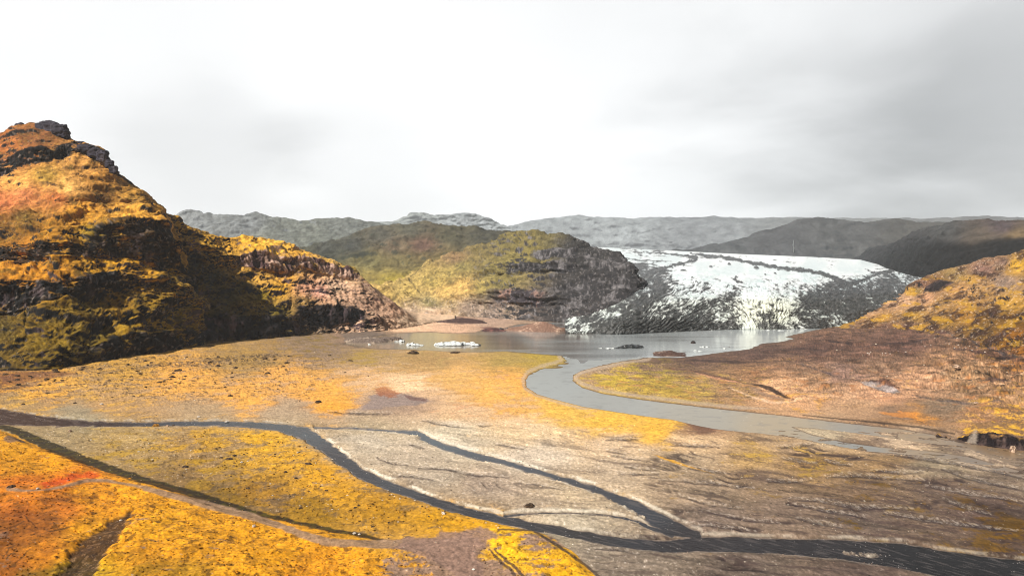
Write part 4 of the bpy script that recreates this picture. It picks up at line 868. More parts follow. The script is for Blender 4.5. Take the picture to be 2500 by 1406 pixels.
for pts in ([(1911, 1123), (1998, 1138)], [(2014, 1130), (2080, 1141)], [(2116, 1102), (2244, 1120), (2346, 1138), (2500, 1169), (2620, 1190)], [(2129, 1156), (2257, 1159)], [(2016, 1169), (2090, 1166), (2257, 1177)], [(1875, 1179), (1983, 1174)],
            [(2262, 1194), (2372, 1212), (2500, 1233)], [(1929, 1220), (2026, 1230), (2090, 1243), (2231, 1248)], [(1937, 1233), (2026, 1253), (2116, 1269)], [(2160, 1258), (2270, 1276), (2359, 1287), (2500, 1302)], [(1942, 1269), (2060, 1294)],
            [(1476, 1102), (1530, 1114)], [(1210, 1090), (1282, 1101)], [(1494, 1118), (1584, 1130)], [(1525, 1145), (1599, 1151)], [(1507, 1161), (1610, 1162)], [(1256, 1182), (1315, 1187), (1377, 1200)], [(1610, 1178), (1738, 1182), (1840, 1196)],
            [(1656, 1216), (1732, 1237), (1814, 1248)], [(1686, 1283), (1738, 1291), (1840, 1300)], [(1410, 1261), (1482, 1258), (1545, 1269)], [(920, 1120), (958, 1136), (1000, 1141)], [(958, 1166), (1010, 1170), (1060, 1177)], [(1022, 1146), (1086, 1151), (1163, 1164), (1240, 1169)],
            [(997, 1089), (1035, 1097)], [(1033, 1032), (1128, 1045)], [(800, 1009), (954, 1013)], [(1166, 1039), (1200, 1041)], [(1545, 1280), (1600, 1286)], [(1680, 1145), (1770, 1160)], [(1480, 1075), (1560, 1076)], [(1640, 1090), (1760, 1096)], [(1900, 1096), (1990, 1086)],
            [(1440, 1342), (1520, 1350), (1560, 1362)], [(1980, 1352), (2100, 1362), (2200, 1372)], [(2300, 1225), (2420, 1262)], [(1700, 1250), (1800, 1272), (1900, 1282)], [(2300, 1150), (2400, 1185), (2500, 1200)]):
    wmax = 2.0 + 1.6 * (pts[0][0] > 1800)
    pp = [(x, y, .3 if i in (0, len(pts) - 1) else wmax) for i, (x, y) in enumerate(pts)]
    if len(pp) == 2: pp = [pp[0], ((pts[0][0] + pts[1][0]) / 2, (pts[0][1] + pts[1][1]) / 2 + 1.0, wmax), pp[1]]
    dd = sd_line(pp, u + 10 * mid, v + 3.2 * mid + 1.5 * jn)
    Cg = mix(Cg, lin('#33262a')[None, None], .82 * sstep(3.2, -1.2, dd) * sstep(-.6, .1, fine + mid))
    Cg = mix(Cg, lin('#efe0d0')[None, None], .3 * sstep(3.5, 1, sd_line([(x, y - 5, w) for x, y, w in pp], u + 10 * mid, v + 3 * mid)) * sstep(-.2, .4, fine))
# blotches of damp soil on the right flats
bl = fbm2(Xg / 40 + Yg / 110, Yg / 26, 5, 580, gain=.65)
Cg = mix(Cg, Cg * .48, .75 * sstep(.08, .45, bl) * rightd); Cg = mix(Cg, Cg * 1.35, .6 * sstep(-.05, -.4, bl) * rightd)
bl3 = fbm2(Xg / 15 + Yg / 60, Yg / 16, 5, 584, gain=.68)
Cg = mix(Cg, Cg * .5, .6 * sstep(.12, .5, bl3) * rightd); Cg = mix(Cg, lin('#f0c8a0')[None, None], .35 * sstep(.2, .5, -bl3) * rightd * sstep(870, 940, v))
bl4 = fbm2(u / 46 + v / 40, v / 5.5 - u / 160, 5, 586, gain=.66)
rz_ = np.maximum(rightd, sstep(1380, 1500, u) * sstep(1010, 960, v)) * land
Cg = Cg * (1 + (.75 * bl4 + .5 * fine) * rz_).clip(.3, 1.7)[..., None]
Cg = mix(Cg, lin('#d88c4c')[None, None], .35 * rz_ * sstep(.25, .5, fbm2(u / 40, v / 7, 4, 588)) * sstep(880, 940, v))
bl2 = fbm2((u * .99 + v * .14) / 330, (v - .14 * u) / 34, 4, 582, gain=.6)
Cg = mix(Cg, Cg * .55, .7 * sstep(.05, .4, bl2) * sstep(1060, 1150, v) * sstep(1350, 1800, u) * (1 - tuss))
# wet dark line and dry pale rim along the streams
rim = sstep(0, 1.5, ss) * sstep(7.5, 3.5, ss) * (u > 640) * (.35 + .65 * sstep(1290, 1200, v + 0 * u) + 0 * u) * (1 - inT) * sstep(1040, 1060, v + .0 * u)
lowside = (v > np.interp(u, [x[0] for x in STREAM], [x[1] for x in STREAM])) & (u < 1240)
rim = np.where(lowside, 0, rim) * sstep(-.45, .2, fbm2(Xg / 18, Yg / 18, 3, 570) + .5 * fine)
Cg = mix(Cg, lin('#ece0cc')[None, None] * (1 + .25 * fine)[..., None], .85 * rim)
Cg = mix(Cg, lin('#e4dccf'), .5 * sstep(0, 1, ss) * sstep(4, 2, ss) * (v < 1060) * (u < 720) * (~lowside) * sstep(-.2, .3, mid))
Cg = mix(Cg, lin('#3a2e26'), .8 * sstep(3.5, 1, ss) * lowside * sstep(600, 700, u))
Cg = mix(Cg, lin('#5e5046'), .75 * sstep(2.6, .6, np.minimum(sr, sl)))
Cg = mix(Cg, lin('#c8b29c')[None, None] * (1 + .3 * fine)[..., None], .6 * sstep(2, 4, sr) * sstep(13, 8, sr) * (v < 1000))
# painted shade and heath along the terrace edge, footpath, bare scree, wheel ruts
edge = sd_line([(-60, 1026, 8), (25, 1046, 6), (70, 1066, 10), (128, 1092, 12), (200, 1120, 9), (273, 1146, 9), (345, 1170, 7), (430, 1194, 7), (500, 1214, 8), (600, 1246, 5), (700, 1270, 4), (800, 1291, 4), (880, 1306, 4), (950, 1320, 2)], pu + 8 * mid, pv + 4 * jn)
Cg = mix(Cg, mix(lin('#241c10'), lin('#4c4412'), sstep(0, .4, clump)), .93 * sstep(3, -1, edge))  # shaded side of the bank painted dark, mixed with heath olive
edge2 = sd_line([(1215, 1292, 1.5), (1300, 1292, 2), (1360, 1330, 3), (1420, 1372, 3), (1470, 1410, 3), (1520, 1460, 3)], pu + 6 * mid, pv + 3 * jn)
Cg = mix(Cg, lin('#4a3a30'), .85 * sstep(2, -1, edge2))
PATH = [(20, 1192, 5), (60, 1197, 3), (110, 1196, 2), (160, 1186, 4), (215, 1172, 5), (260, 1172, 3), (330, 1185, 4), (400, 1204, 7), (460, 1220, 8), (540, 1240, 9), (620, 1262, 9), (690, 1285, 7), (740, 1305, 10), (800, 1322, 10), (870, 1326, 9), (960, 1328, 12), (1060, 1328, 14)]
pd = sd_line(PATH, pu + 4 * mid, pv + 3 * jn)
Cg = mix(Cg, lin('#a48468')[None, None] * (1 + .45 * fine + .3 * sstep(.1, .4, mid))[..., None], .92 * sstep(2, -2, pd))
scr = sd_poly([(1000, 1318), (1060, 1308), (1110, 1292), (1200, 1292), (1215, 1310), (1160, 1345), (1180, 1400), (1230, 1500), (1080, 1500), (1110, 1400), (1060, 1370), (1000, 1345), (940, 1335)], pu + 22 * mid, pv + 12 * mid)
Cg = mix(Cg, lin('#9c7c6c')[None, None] * (1 + .5 * fine)[..., None], .9 * sstep(4, -4, scr))
Cg = mix(Cg, mix(lin('#3c2a20'), lin('#8c6c50'), sstep(.1, .5, fine)), .92 * sstep(4, -6, gully))
for off in (0, 1):
    line([(1195 + 14 * off, 1340, 2.5), (1215 + 16 * off, 1362, 3.5), (1240 + 18 * off, 1385, 4), (1262 + 20 * off, 1408, 4), (1330 + 20 * off, 1500, 4)], '#4c3a34', .85, 1.5, .8, True)
for pts in ([(60, 1258, 1.5), (80, 1278, 1.8), (90, 1290, 1)], [(0, 1295, 1.5), (40, 1284, 2.5), (60, 1270, 1)], [(40, 1372, 1), (62, 1350, 1.5), (70, 1340, 1)], [(8, 1360, 1), (22, 1336, 1.2)], [(15, 1365, 1), (40, 1337, 1.2)], [(170, 1405, 1.4), (190, 1380, 1.5), (212, 1350, 1)], [(125, 1296, 1.5), (160, 1288, 2), (180, 1284, 1)], [(135, 1405, 2), (150, 1388, 1)]):
    line(pts, '#3c2c10', .85, 1.0, .8, True)
soil([(95, 1182), (130, 1168), (170, 1158), (215, 1150), (245, 1153), (235, 1163), (180, 1172), (140, 1184), (100, 1190)], '#ee5c1c', .8, 5, 1.2, True)
soil([(0, 1168), (60, 1160), (120, 1158), (90, 1176), (30, 1190), (0, 1188)], '#d8741c', .6, 6, 1.2, True)
soil([(90, 1222), (140, 1208), (225, 1206), (235, 1214), (160, 1226), (100, 1236)], '#80461c', .6, 6, 2.2, True)
soil([(-20, 1250), (60, 1238), (130, 1248), (110, 1290), (60, 1330), (-20, 1340)], '#7c441a', .5, 14, 3, True)
soil([(100, 1330), (160, 1318), (170, 1350), (110, 1370)], '#9c5a18', .45, 10, 2, True)
soil([(390, 1282), (440, 1274), (450, 1280), (400, 1292)], '#7c5030', .6, 5, 2, True)
soil([(5, 1102), (20, 1086), (58, 1080), (62, 1094), (30, 1106)], '#7c6454', .85, 2, .3)
soil([(125, 1128), (165, 1120), (190, 1128), (150, 1135)], '#8c6c34', .7, 3)
Cg = mix(Cg, lin('#fff0d8'), .6 * sstep(.72, .82, rk_) * (.35 + .65 * sstep(1050, 1150, v)) * (1 - .5 * cov))
Cg = mix(Cg, Cg * .45, .7 * sstep(3.2, .4, ss) * sstep(-.5, .1, mid + .4 * fine) * (~lowside))
Cg = mix(Cg, lin('#6c6058'), .8 * sstep(0, -3, sw))

fc = lambda M: M[:-1, :-1]
pathm = fc(pd < 0) & fc(inT > .5)
terrm = fc(inT > .5) & ~pathm
underw = fc(sw < -9) & (sw[1:, 1:] < -9)
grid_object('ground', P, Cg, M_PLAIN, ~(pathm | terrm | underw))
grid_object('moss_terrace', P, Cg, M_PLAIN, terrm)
grid_object('path', P, Cg, M_PLAIN, pathm)


def water_mat(name, rough, bump, bscale, stretch, bdist):
    m = bpy.data.materials.new(name); m.use_nodes = True
    n, l = m.node_tree.nodes, m.node_tree.links
    b = n['Principled BSDF']; b.inputs['IOR'].default_value = 1.33; b.inputs['Roughness'].default_value = rough
    at = n.new('ShaderNodeAttribute'); at.attribute_name = 'albedo'; l.new(at.outputs['Color'], b.inputs['Base Color'])
    geo = n.new('ShaderNodeNewGeometry'); mp = n.new('ShaderNodeMapping'); l.new(geo.outputs['Position'], mp.inputs[0]); mp.inputs['Scale'].default_value = stretch
    ns = n.new('ShaderNodeTexNoise'); ns.inputs['Scale'].default_value = bscale; ns.inputs['Detail'].default_value = 4; l.new(mp.outputs[0], ns.inputs['Vector'])
    bp = n.new('ShaderNodeBump'); bp.inputs['Strength'].default_value = bump; bp.inputs['Distance'].default_value = bdist
    l.new(ns.outputs['Fac'], bp.inputs['Height']); l.new(bp.outputs[0], b.inputs['Normal'])
    return m


M_LAKE = water_mat('milky_lake_water', .13, .12, .25, (1, .6, 1), .25)
M_RIVER = water_mat('silty_river_water', .28, .3, .5, (1, .5, 1), .25)
M_STREAM = water_mat('dark_stream_water', .2, .6, .7, (1, 1, 1), .3)
M_RIVER.node_tree.nodes['Principled BSDF'].inputs['Specular IOR Level'].default_value = .28
M_STREAM.node_tree.nodes['Principled BSDF'].inputs['Specular IOR Level'].default_value = .06
PW = P.copy(); PW[..., 2] = -.5
ff = lambda M, t: (M[:-1, :-1] < t)
own = np.argmin(np.stack([sl, sr, ss], -1), -1)[:-1, :-1]
Cl = idw([(900, 840, '#a8947c'), (1050, 830, '#b4ae9c'), (1300, 820, '#a8a8a4'), (1250, 850, '#84766c'), (1150, 850, '#8c7c6c'), (1500, 835, '#b4babc'), (1800, 825, '#d4dadc'), (1400, 800, '#6c6058')], u, v)  # reflections painted in: brown from the hills, pale from the sky
Cl = mix(Cl, Cl * .62, .7 * sstep(.0, .45, fbm2(u / 320, v / 9, 4, 590))); Cl = mix(Cl, lin('#c4ccce'), .5 * sstep(.1, .45, -fbm2(u / 320, v / 9, 4, 590)) * sstep(1100, 1300, u))
Cr = idw([(1400, 900, '#a8acaa'), (1320, 930, '#a8acaa'), (1500, 985, '#a0a09a'), (1700, 1020, '#a49c8c'), (1900, 1035, '#b09c7c'), (2200, 1060, '#a88c68'), (2450, 1095, '#94785a'), (2100, 1095, '#94928c'), (2400, 1140, '#8c7a68')], u, v)
flk = fbm2(u / 9, v / 2.6, 3, 560, gain=.7)
Cr = mix(Cr, lin('#f4efe2'), .3 * sstep(.55, .75, flk) * sstep(960, 1010, v)); Cr = mix(Cr, lin('#6c6a68'), .35 * sstep(.2, .5, fbm2(u / 40, v / 4, 3, 561)))
Cs = idw([(0, 1015, '#5a4a4a'), (200, 1030, '#54484a'), (450, 1032, '#5c6068'), (700, 1045, '#5c646a'), (850, 1130, '#3c3a3e'), (1050, 1070, '#5c6872'), (1200, 1120, '#505660'), (1100, 1235, '#38363a'), (1400, 1300, '#3a3636'), (1700, 1320, '#322c2e'), (1550, 1240, '#3e4048'), (2000, 1335, '#2a2426'), (2300, 1370, '#1c1a1c'), (2480, 1395, '#1a181a')], u, v)
fl2 = fbm2(Xg / 1.9, Yg / 1.3, 3, 562, gain=.75)
fdens = sstep(.0, .4, fbm2(Xg / 25, Yg / 25, 2, 563)) * .14 + .05 * sstep(1600, 1700, u) * sstep(2250, 2000, u) + .12 * sstep(2350, 2450, u)
Cs = Cs * .72
Cs = mix(Cs, lin('#a08e80')[None, None] * (1 + .5 * fine)[..., None], .8 * sstep(-2.6, .4, ss + 2.2 * mid))
Cs = mix(Cs, lin('#6a6260'), .4 * sstep(.1, .5, fbm2((u * .97 + v * .24) / 60, (v * .97 - u * .24) / 4, 4, 566)))
Cs = mix(Cs, lin('#d8d0ca'), .6 * sstep(.7, .9, fbm2((u * .97 + v * .24) / 6, (v * .97 - u * .24) / 2.2, 3, 567, gain=.7) + fdens))
Cs = mix(Cs, lin('#8c7c76'), .35 * sstep(.1, .4, fbm2(u / 30, v / 3, 3, 564)) * sstep(320, 200, u))
grid_object('lake', PW, Cl, M_LAKE, ff(sl, 12) & (own == 0))
grid_object('river', PW, Cr, M_RIVER, ff(sr, 12) & (own == 1))
grid_object('stream', PW, Cs, M_STREAM, ff(ss, 10) & (own == 2))

# wide base sheet that carries everything out to the horizon
me = bpy.data.meshes.new('ground'); s = 16000
gxs = np.linspace(-s, s, 60); gys = np.linspace(-1500, 15800, 60)
gx_, gy_ = np.meshgrid(gxs, gys)
PB = np.stack([gx_, gy_, np.full_like(gx_, -4.0)], -1)
grid_object('ground', PB, np.broadcast_to(lin('#7c6c5c'), PB.shape).copy(), M_FAR)


# ------------------------------------------------------------------ low mounds, island and cut bank
def mound(name, base, rows, x0, x1, dark, light, seed, back=((25, .8), (60, -.1)), amp=1.0, label=None, cat=None, kind='structure', cov=None, mat=None, step=1.0, tintfn=None):
    P, T = loft(rows, base, x0, x1, step=step, rowstep=.9, back=back, smooth=5, skirt=1.5, offs=9)
    u, v = pix(P)
    P[..., 2] -= 1.2
    n = normals(P)
    fade = sstep(0, 1, T) * sstep(x0, x0 + 10, u) * sstep(x1, x1 - 10, u)
    P = P + n * (fade * amp * (fbm3(P, 14, 4, seed) * 1.5 + .8 * fbm3(P, 4, 3, seed + 2, ridged=True)))[..., None]
    c = rock_tone(P * 1.6, dark, light, seed) * (1 + .3 * fbm3(P, 2.5, 3, seed + 5))[..., None]
    if tintfn: c = tintfn(P, T, c)
    o = grid_object(name, P, c, mat or M_PLAIN, kind=kind)
    return tag(o, label, cat)


mound('island', [(1225, 806), (1300, 810), (1360, 810), (1400, 806)], [[(1225, 805.5, 2), (1245, 801, 8), (1300, 800, 12), (1350, 801, 10), (1400, 805.5, 2)], [(1225, 805, 6), (1240, 801, 20), (1268, 796, 24), (1300, 788, 28), (1326, 784, 28), (1345, 789, 24), (1358, 797, 22), (1385, 801, 14), (1400, 805, 6)]],
      1225, 1400, '#8c6c5c', '#e2bea4', 601, label='pinkish bare moraine island in the lake before the cliffs')
mound('island', [(1175, 808), (1235, 808)], [[(1175, 807, 3), (1195, 801, 10), (1215, 801, 10), (1235, 806.5, 3)]], 1175, 1235, '#4c3434', '#8c5c54', 603, label='small dark red islet left of the pink moraine island')
mound('mound', [(1590, 868), (1680, 870)], [[(1590, 867, 2), (1602, 865, 5), (1622, 859, 8), (1636, 858, 8), (1655, 865, 6), (1680, 869, 2)]], 1590, 1680, '#5c463e', '#a08878', 605, label='dark gravel knoll on the lake shore by the river outlet')
mound('mound', [(1425, 768), (1500, 772), (1570, 772)], [[(1425, 766, 2), (1440, 748, 14), (1470, 745, 16), (1500, 752, 16), (1540, 748, 16), (1570, 768, 4)], [(1425, 764, 6), (1435, 742, 24), (1460, 733, 30), (1480, 740, 30), (1500, 741, 30), (1535, 737, 30), (1555, 752, 20), (1570, 766, 8)]],
      1425, 1570, '#4c4044', '#a0827c', 607, back=((40, .8), (120, 0)), amp=2, label='rounded pinkish rock mound at the foot of the dark cliffs')
mound('mound', [(1060, 788), (1190, 790)], [[(1060, 787, 2), (1100, 778, 10), (1130, 776, 12), (1165, 780, 10), (1190, 788, 2)]], 1060, 1190, '#4c3a38', '#7a6058', 609, label='low dark gravel mound on the pale beach')
mound('mound', [(1685, 838), (1700, 838)], [[(1685, 837, 2), (1692, 834, 4), (1700, 837, 2)]], 1685, 1700, '#2c2422', '#5a4844', 611)
mound('mound', [(835, 835), (920, 838), (985, 830)], [[(835, 834, 4), (850, 827, 20), (880, 823, 26), (905, 824, 26), (930, 826, 20), (960, 823, 16), (985, 829, 4)]], 835, 985, '#7a6a60', '#b09c8a', 613, amp=1.6, label='grey eroded gravel bluff at the left end of the lake')


def bank_tint(P, T, c):
    flat = sstep(1.9, 2.3, T + .5 * fbm3(P, 5, 3, 628))
    gnd = mix(lin('#94704c'), lin('#e0aa3c'), sstep(-.05, .4, fbm3(P, 8, 4, 620) - .1 * (T - 3))) * (1 + .4 * fbm3(P, 2.5, 3, 622))[..., None]
    c = mix(c, gnd, flat)
    u, v = pix(P)
    tri = sd_poly([(2360, 1082), (2378, 1050), (2386, 1050), (2385, 1084)], u, v)
    return mix(c, lin('#b8a898'), .55 * sstep(4, -4, tri + 5 * fbm3(P, 2.5, 3, 630)))


mound('riverbank', [(2280, 1061), (2325, 1071), (2360, 1078), (2420, 1088), (2500, 1098), (2640, 1112)], [[(2280, 1060, 1), (2325, 1070, 1), (2350, 1066, 2), (2380, 1058, 3), (2420, 1055, 4), (2500, 1065, 4), (2640, 1078, 4)], [(2280, 1058, 4), (2325, 1066, 8), (2350, 1060, 12), (2380, 1049, 18), (2420, 1044, 22), (2500, 1050, 24), (2640, 1060, 24)]],
      2280, 2640, '#1c1416', '#6a5650', 615, back=((30, .7), (80, -.15)), amp=1.5, tintfn=bank_tint, label='steep dark eroded riverbank topped with yellow moss at the right edge')

# waterfall on the far face: a thin white thread following the rock
fu, fv = pix(PF); fw = []
for k in range(12):
    py = 586 + 31 * k / 11; px = 1937 + .7 * math.sin(k * 1.1) + .2 * k
    d2 = (fu - px) ** 2 + (fv - py) ** 2 + 1e6 * (PF[..., 1] > 5300)
    q = PF.reshape(-1, 3)[np.argmin(d2)]
    Y = q[1] - 14; w_ = (.3 + .3 * (k % 3 == 1)) * Y / F
    c = ((px - CX) / F * Y, Y, H - (py - HY) * Y / F)
    fw.append([(c[0] - w_, c[1], c[2]), (c[0] + w_, c[1], c[2]), (c[0] + w_, c[1] + 16, c[2]), (c[0] - w_, c[1] + 16, c[2])])
FW = np.array([r + [r[0]] for r in fw], float)
def plain_mat(name, col, rough):
    m = bpy.data.materials.new(name); m.use_nodes = True
    n, l = m.node_tree.nodes, m.node_tree.links; b = n['Principled BSDF']; b.inputs['Roughness'].default_value = rough
    ns = n.new('ShaderNodeTexNoise'); ns.inputs['Scale'].default_value = 2; mx = n.new('ShaderNodeMix'); mx.data_type = 'RGBA'
    mx.inputs['A'].default_value = [*(lin(col) * .7), 1]; mx.inputs['B'].default_value = [*(lin(col)), 1]; l.new(ns.outputs['Fac'], mx.inputs['Factor']); l.new(mx.outputs['Result'], b.inputs['Base Color'])
    return m


o = grid_object('waterfall', FW, None, plain_mat('falling_water', '#8c9090', .6), smooth=False)
tag(o, 'thin white waterfall on the dark far slope behind the glacier')

# ------------------------------------------------------------------ loose rocks and drifting ice
gridz = P[..., 2]
def ground_at(px, py):
    """world point of the plain seen at that spot"""
    gy = py
    for _ in range(6):
        i = np.clip((gy - v_[0]) / 1.55, 0, len(v_) - 1.01); j = np.clip((px - a_[0]) / 1.75, 0, len(a_) - 1.01)
        zc = gridz[int(i), int(j)]
        Y = (H - zc) * F / (py - HY); gy = HY + H * F / Y
    return (px - CX) / F * Y, Y, zc


def blob_mesh(name, seed, dark, light, flat=.65, ice=False):
    bu, bv = np.meshgrid(np.linspace(0, 2 * np.pi, 25), np.linspace(-np.pi / 2, np.pi / 2, 14))
    s = np.stack([np.cos(bv) * np.cos(bu), np.cos(bv) * np.sin(bu), np.sin(bv)], -1)
    d = 1 + .34 * fbm3(s + seed, .9, 3, seed) + .12 * fbm3(s + seed, .35, 2, seed + 2, ridged=True)
    d = np.round(d * 7) / 7 * .5 + d * .5
    Q = s * d[..., None] * np.array([1, .8, flat])
    if ice:
        c = mix(lin('#f4f8f6'), lin('#2c2e30'), sstep(.05, .25, fbm3(Q + seed, .7, 3, seed + 4) + .25 * (Q[..., 2] < .1)))
    else:
        c = mix(lin(dark), lin(light), sstep(-.4, .4, fbm3(Q + seed, .5, 3, seed + 4)))
    nr, nc = Q.shape[:2]; idx = np.arange(nr * nc).reshape(nr, nc)
    Fc = np.stack([idx[:-1, :-1], idx[:-1, 1:], idx[1:, 1:], idx[1:, :-1]], -1).reshape(-1, 4)
    me = bpy.data.meshes.new(name); me.from_pydata(Q.reshape(-1, 3).tolist(), [], Fc.tolist()); me.update()
    a = me.attributes.new('albedo', 'FLOAT_COLOR', 'POINT'); c4 = np.ones((nr * nc, 4), f4); c4[:, :3] = np.clip(c.reshape(-1, 3), .004, .85)
    a.data.foreach_set('color', c4.ravel()); return me


M_STONE = surf_mat('loose_stone', grain=.5, amount=.3, bump=.4, bdist=.1)
M_BERG = surf_mat('floating_ice', rough=.4, grain=2, amount=.1, bump=.3, bdist=.3, spec=.5)
DARK = [blob_mesh('boulder', s_, '#2c221c', '#6a5440') for s_ in (1, 2, 3)]
PALE = [blob_mesh('boulder', s_, '#b8a898', '#f4ece0') for s_ in (4, 5, 6)]
BROWN = [blob_mesh('boulder', s_, '#7a5020', '#e8a840') for s_ in (7,)]
TAN = [blob_mesh('boulder', s_, '#7c6250', '#e8c8ac', .8) for s_ in (8, 9)]
for me in DARK + PALE + BROWN + TAN: me.materials.append(M_STONE)
rr_ = random.Random(5)


def boulder(px, py, size_px, meshes, label, group=None, hgt=1.0):
    x, y, z_ = ground_at(px, py)
    o = bpy.data.objects.new('boulder', rr_.choice(meshes)); COL.objects.link(o)
    r = size_px * y / F * .5
    o.location = (x, y, z_ + r * .25 * hgt); o.scale = (r, r * rr_.uniform(.8, 1.1), r * hgt * rr_.uniform(.8, 1.1)); o.rotation_euler = (0, 0, rr_.uniform(0, 6.28))
    tag(o, label, 'boulder', group); return o


for px, py, s_, ms, lb, hg in [
    (620, 1285, 10, PALE, 'round white boulder on the orange moss, below the footpath', 1.1),
    (1083, 1254, 11, PALE, 'white boulder on the left bank of the dark stream, at the edge of moss', 1),
    (590, 1129, 7, PALE, 'small white stone on the brown flat, left of the stream bend', 1),
    (2473, 1101, 17, TAN, 'pyramid shaped tan rock standing in the silty river at far right', 1.5),
    (2455, 1103, 16, DARK, 'low dark rock touching the tan pyramid rock in the river', .6),
    (380, 1041, 15, BROWN, 'moss capped orange boulder on the lower edge of the left stream', .9),
    (409, 1041, 9, TAN, 'tan rock beside the moss capped orange boulder', .9),
    (423, 1040, 8, DARK, 'dark rock at the stream edge, right of the tan rock', .8),
    (554, 1030, 9, PALE, 'pale stone in the middle of the narrow left stream', .8),
    (485, 1018, 8, PALE, 'pale stone on the gravel above the narrow left stream', .8),
    (248, 987, 8, PALE, 'pale stone alone on the tan flat above the left stream', .8),
    (171, 1053, 9, TAN, 'tan stone on the flat by the start of the dark terrace edge', .9),
    (559, 1121, 17, DARK, 'dark slab rock on the brown flat beside the small white stone', .5),
    (572, 1112, 11, DARK, 'dark rock just behind the slab rock on the brown flat', .7),
    (453, 1140, 15, DARK, 'lone dark rock on the brown gravel above the dark terrace edge', .6),
    (753, 1133, 18, DARK, 'dark flat rock near the left bank of the stream bend', .6),
    (136, 909, 14, DARK, 'dark boulder near the foot of the left mountain on brown soil', .8),
    (865, 1302, 8, PALE, 'pale rock at the lower end of the dark terrace edge', .9),
    (877, 1304, 6, PALE, 'smaller pale rock just right of another at the end of the terrace edge', .9),
    (1156, 1390, 8, PALE, 'pale stone on the bare brown scree at bottom', .9),
    (295, 1271, 8, PALE, 'pale stone at the top of the dark scree gully in the moss', .9),
    (92, 1193, 9, PALE, 'whitish stone on the footpath below the bright orange moss', .8),
    (27, 1190, 18, DARK, 'grey brown rock slab at the left end of the footpath', .7),
    (1293, 1236, 24, DARK, 'dark brown rock on pale gravel above the side channel', .7),
    (2336, 897, 14, TAN, 'small tan boulder on the brown slope at right', .9),
    (2131, 935, 14, TAN, 'reddish tan boulder above the grey pool on the right flat', .8),
    (2383, 984, 10, TAN, 'brown boulder behind the thin dark road at right', .9),
    (777, 982, 18, DARK, 'dark hump of lava on the yellow flat left of the grey sand', .6),
    (1110, 862, 26, DARK, 'dark rock lying on the shore below the largest ice floe', .4),
    (1008, 864, 26, DARK, 'dark rock on the shore below the white ice floes', .6),
    (1780, 848, 6, DARK, 'tiny dark rock in the lake by the right shore', .7),
]:
    boulder(px, py, s_, ms, lb, None, hg)
GRP = 'dark lava boulders scattered over the yellow flat'
n_ = 0
while n_ < 110:
    px = rr_.uniform(10, 900); py = rr_.uniform(868, 990)
    dens = math.exp(-((py - (925 - .05 * px)) / 38) ** 2) * (1.2 if px < 650 else .6)
    if rr_.random() > dens: continue
    n_ += 1
    boulder(px, py, rr_.choice([5, 6, 7, 8, 9, 12]), DARK, 'dark lava boulder among many on the yellow mossy flat below the left mountain', GRP, .7)
GRP = 'pale stones strewn over the brown flat left of the stream'
n_ = 0
flat = [(130, 1060), (600, 1055), (730, 1085), (850, 1190), (1120, 1262), (930, 1300), (640, 1235), (220, 1100)]
while n_ < 80:
    px = rr_.uniform(150, 1120); py = rr_.uniform(1055, 1300)
    if sd_poly(flat, np.array([px]), np.array([py]))[0] > -3: continue
    n_ += 1
    if rr_.random() < .45: boulder(px, py, rr_.choice([3, 4, 5]), PALE, 'small pale stone among many on the brown flat between stream and dark terrace edge', GRP, .8)
    else: boulder(px, py, rr_.choice([4, 5, 6, 9]), DARK, 'small dark stone among many on the brown flat between stream and dark terrace edge', 'dark stones strewn over the brown flat left of the stream', .7)
for k in range(46):
    t = rr_.random(); px = 800 + 420 * t; py = np.interp(px, [x[0] for x in STREAM], [x[1] for x in STREAM]) + rr_.uniform(8, 26)
    boulder(px, py, rr_.choice([3, 4, 5]), rr_.choice([PALE, DARK, TAN]), 'wet stone among many along the left edge of the dark stream', 'stones along the stream edge', .8)
for k in range(40):
    t = rr_.random(); px = 2110 + 320 * t; py = np.interp(px, [2110, 2210, 2300, 2400, 2430], [862, 853, 838, 850, 856]) + rr_.uniform(-5, 5)
    boulder(px, py + 4, rr_.choice([2.5, 3, 3.5]), PALE, 'tiny white stone in a row along the track on the right slope', 'white stones beside the track on the right slope', .9)

OCT = np.array([[1, 0, 0], [0, 1, 0], [-1, 0, 0], [0, -1, 0], [0, 0, 1], [0, 0, -1], [.7, .7, .45], [-.7, .7, .5], [-.7, -.7, .4], [.7, -.7, .5]], f4)
OFC = np.array([[6, 4, 0], [6, 1, 4], [7, 4, 1], [7, 2, 4], [8, 4, 2], [8, 3, 4], [9, 4, 3], [9, 0, 4], [6, 0, 1], [7, 1, 2], [8, 2, 3], [9, 3, 0], [0, 5, 1], [1, 5, 2], [2, 5, 3], [3, 5, 0]], np.int32)


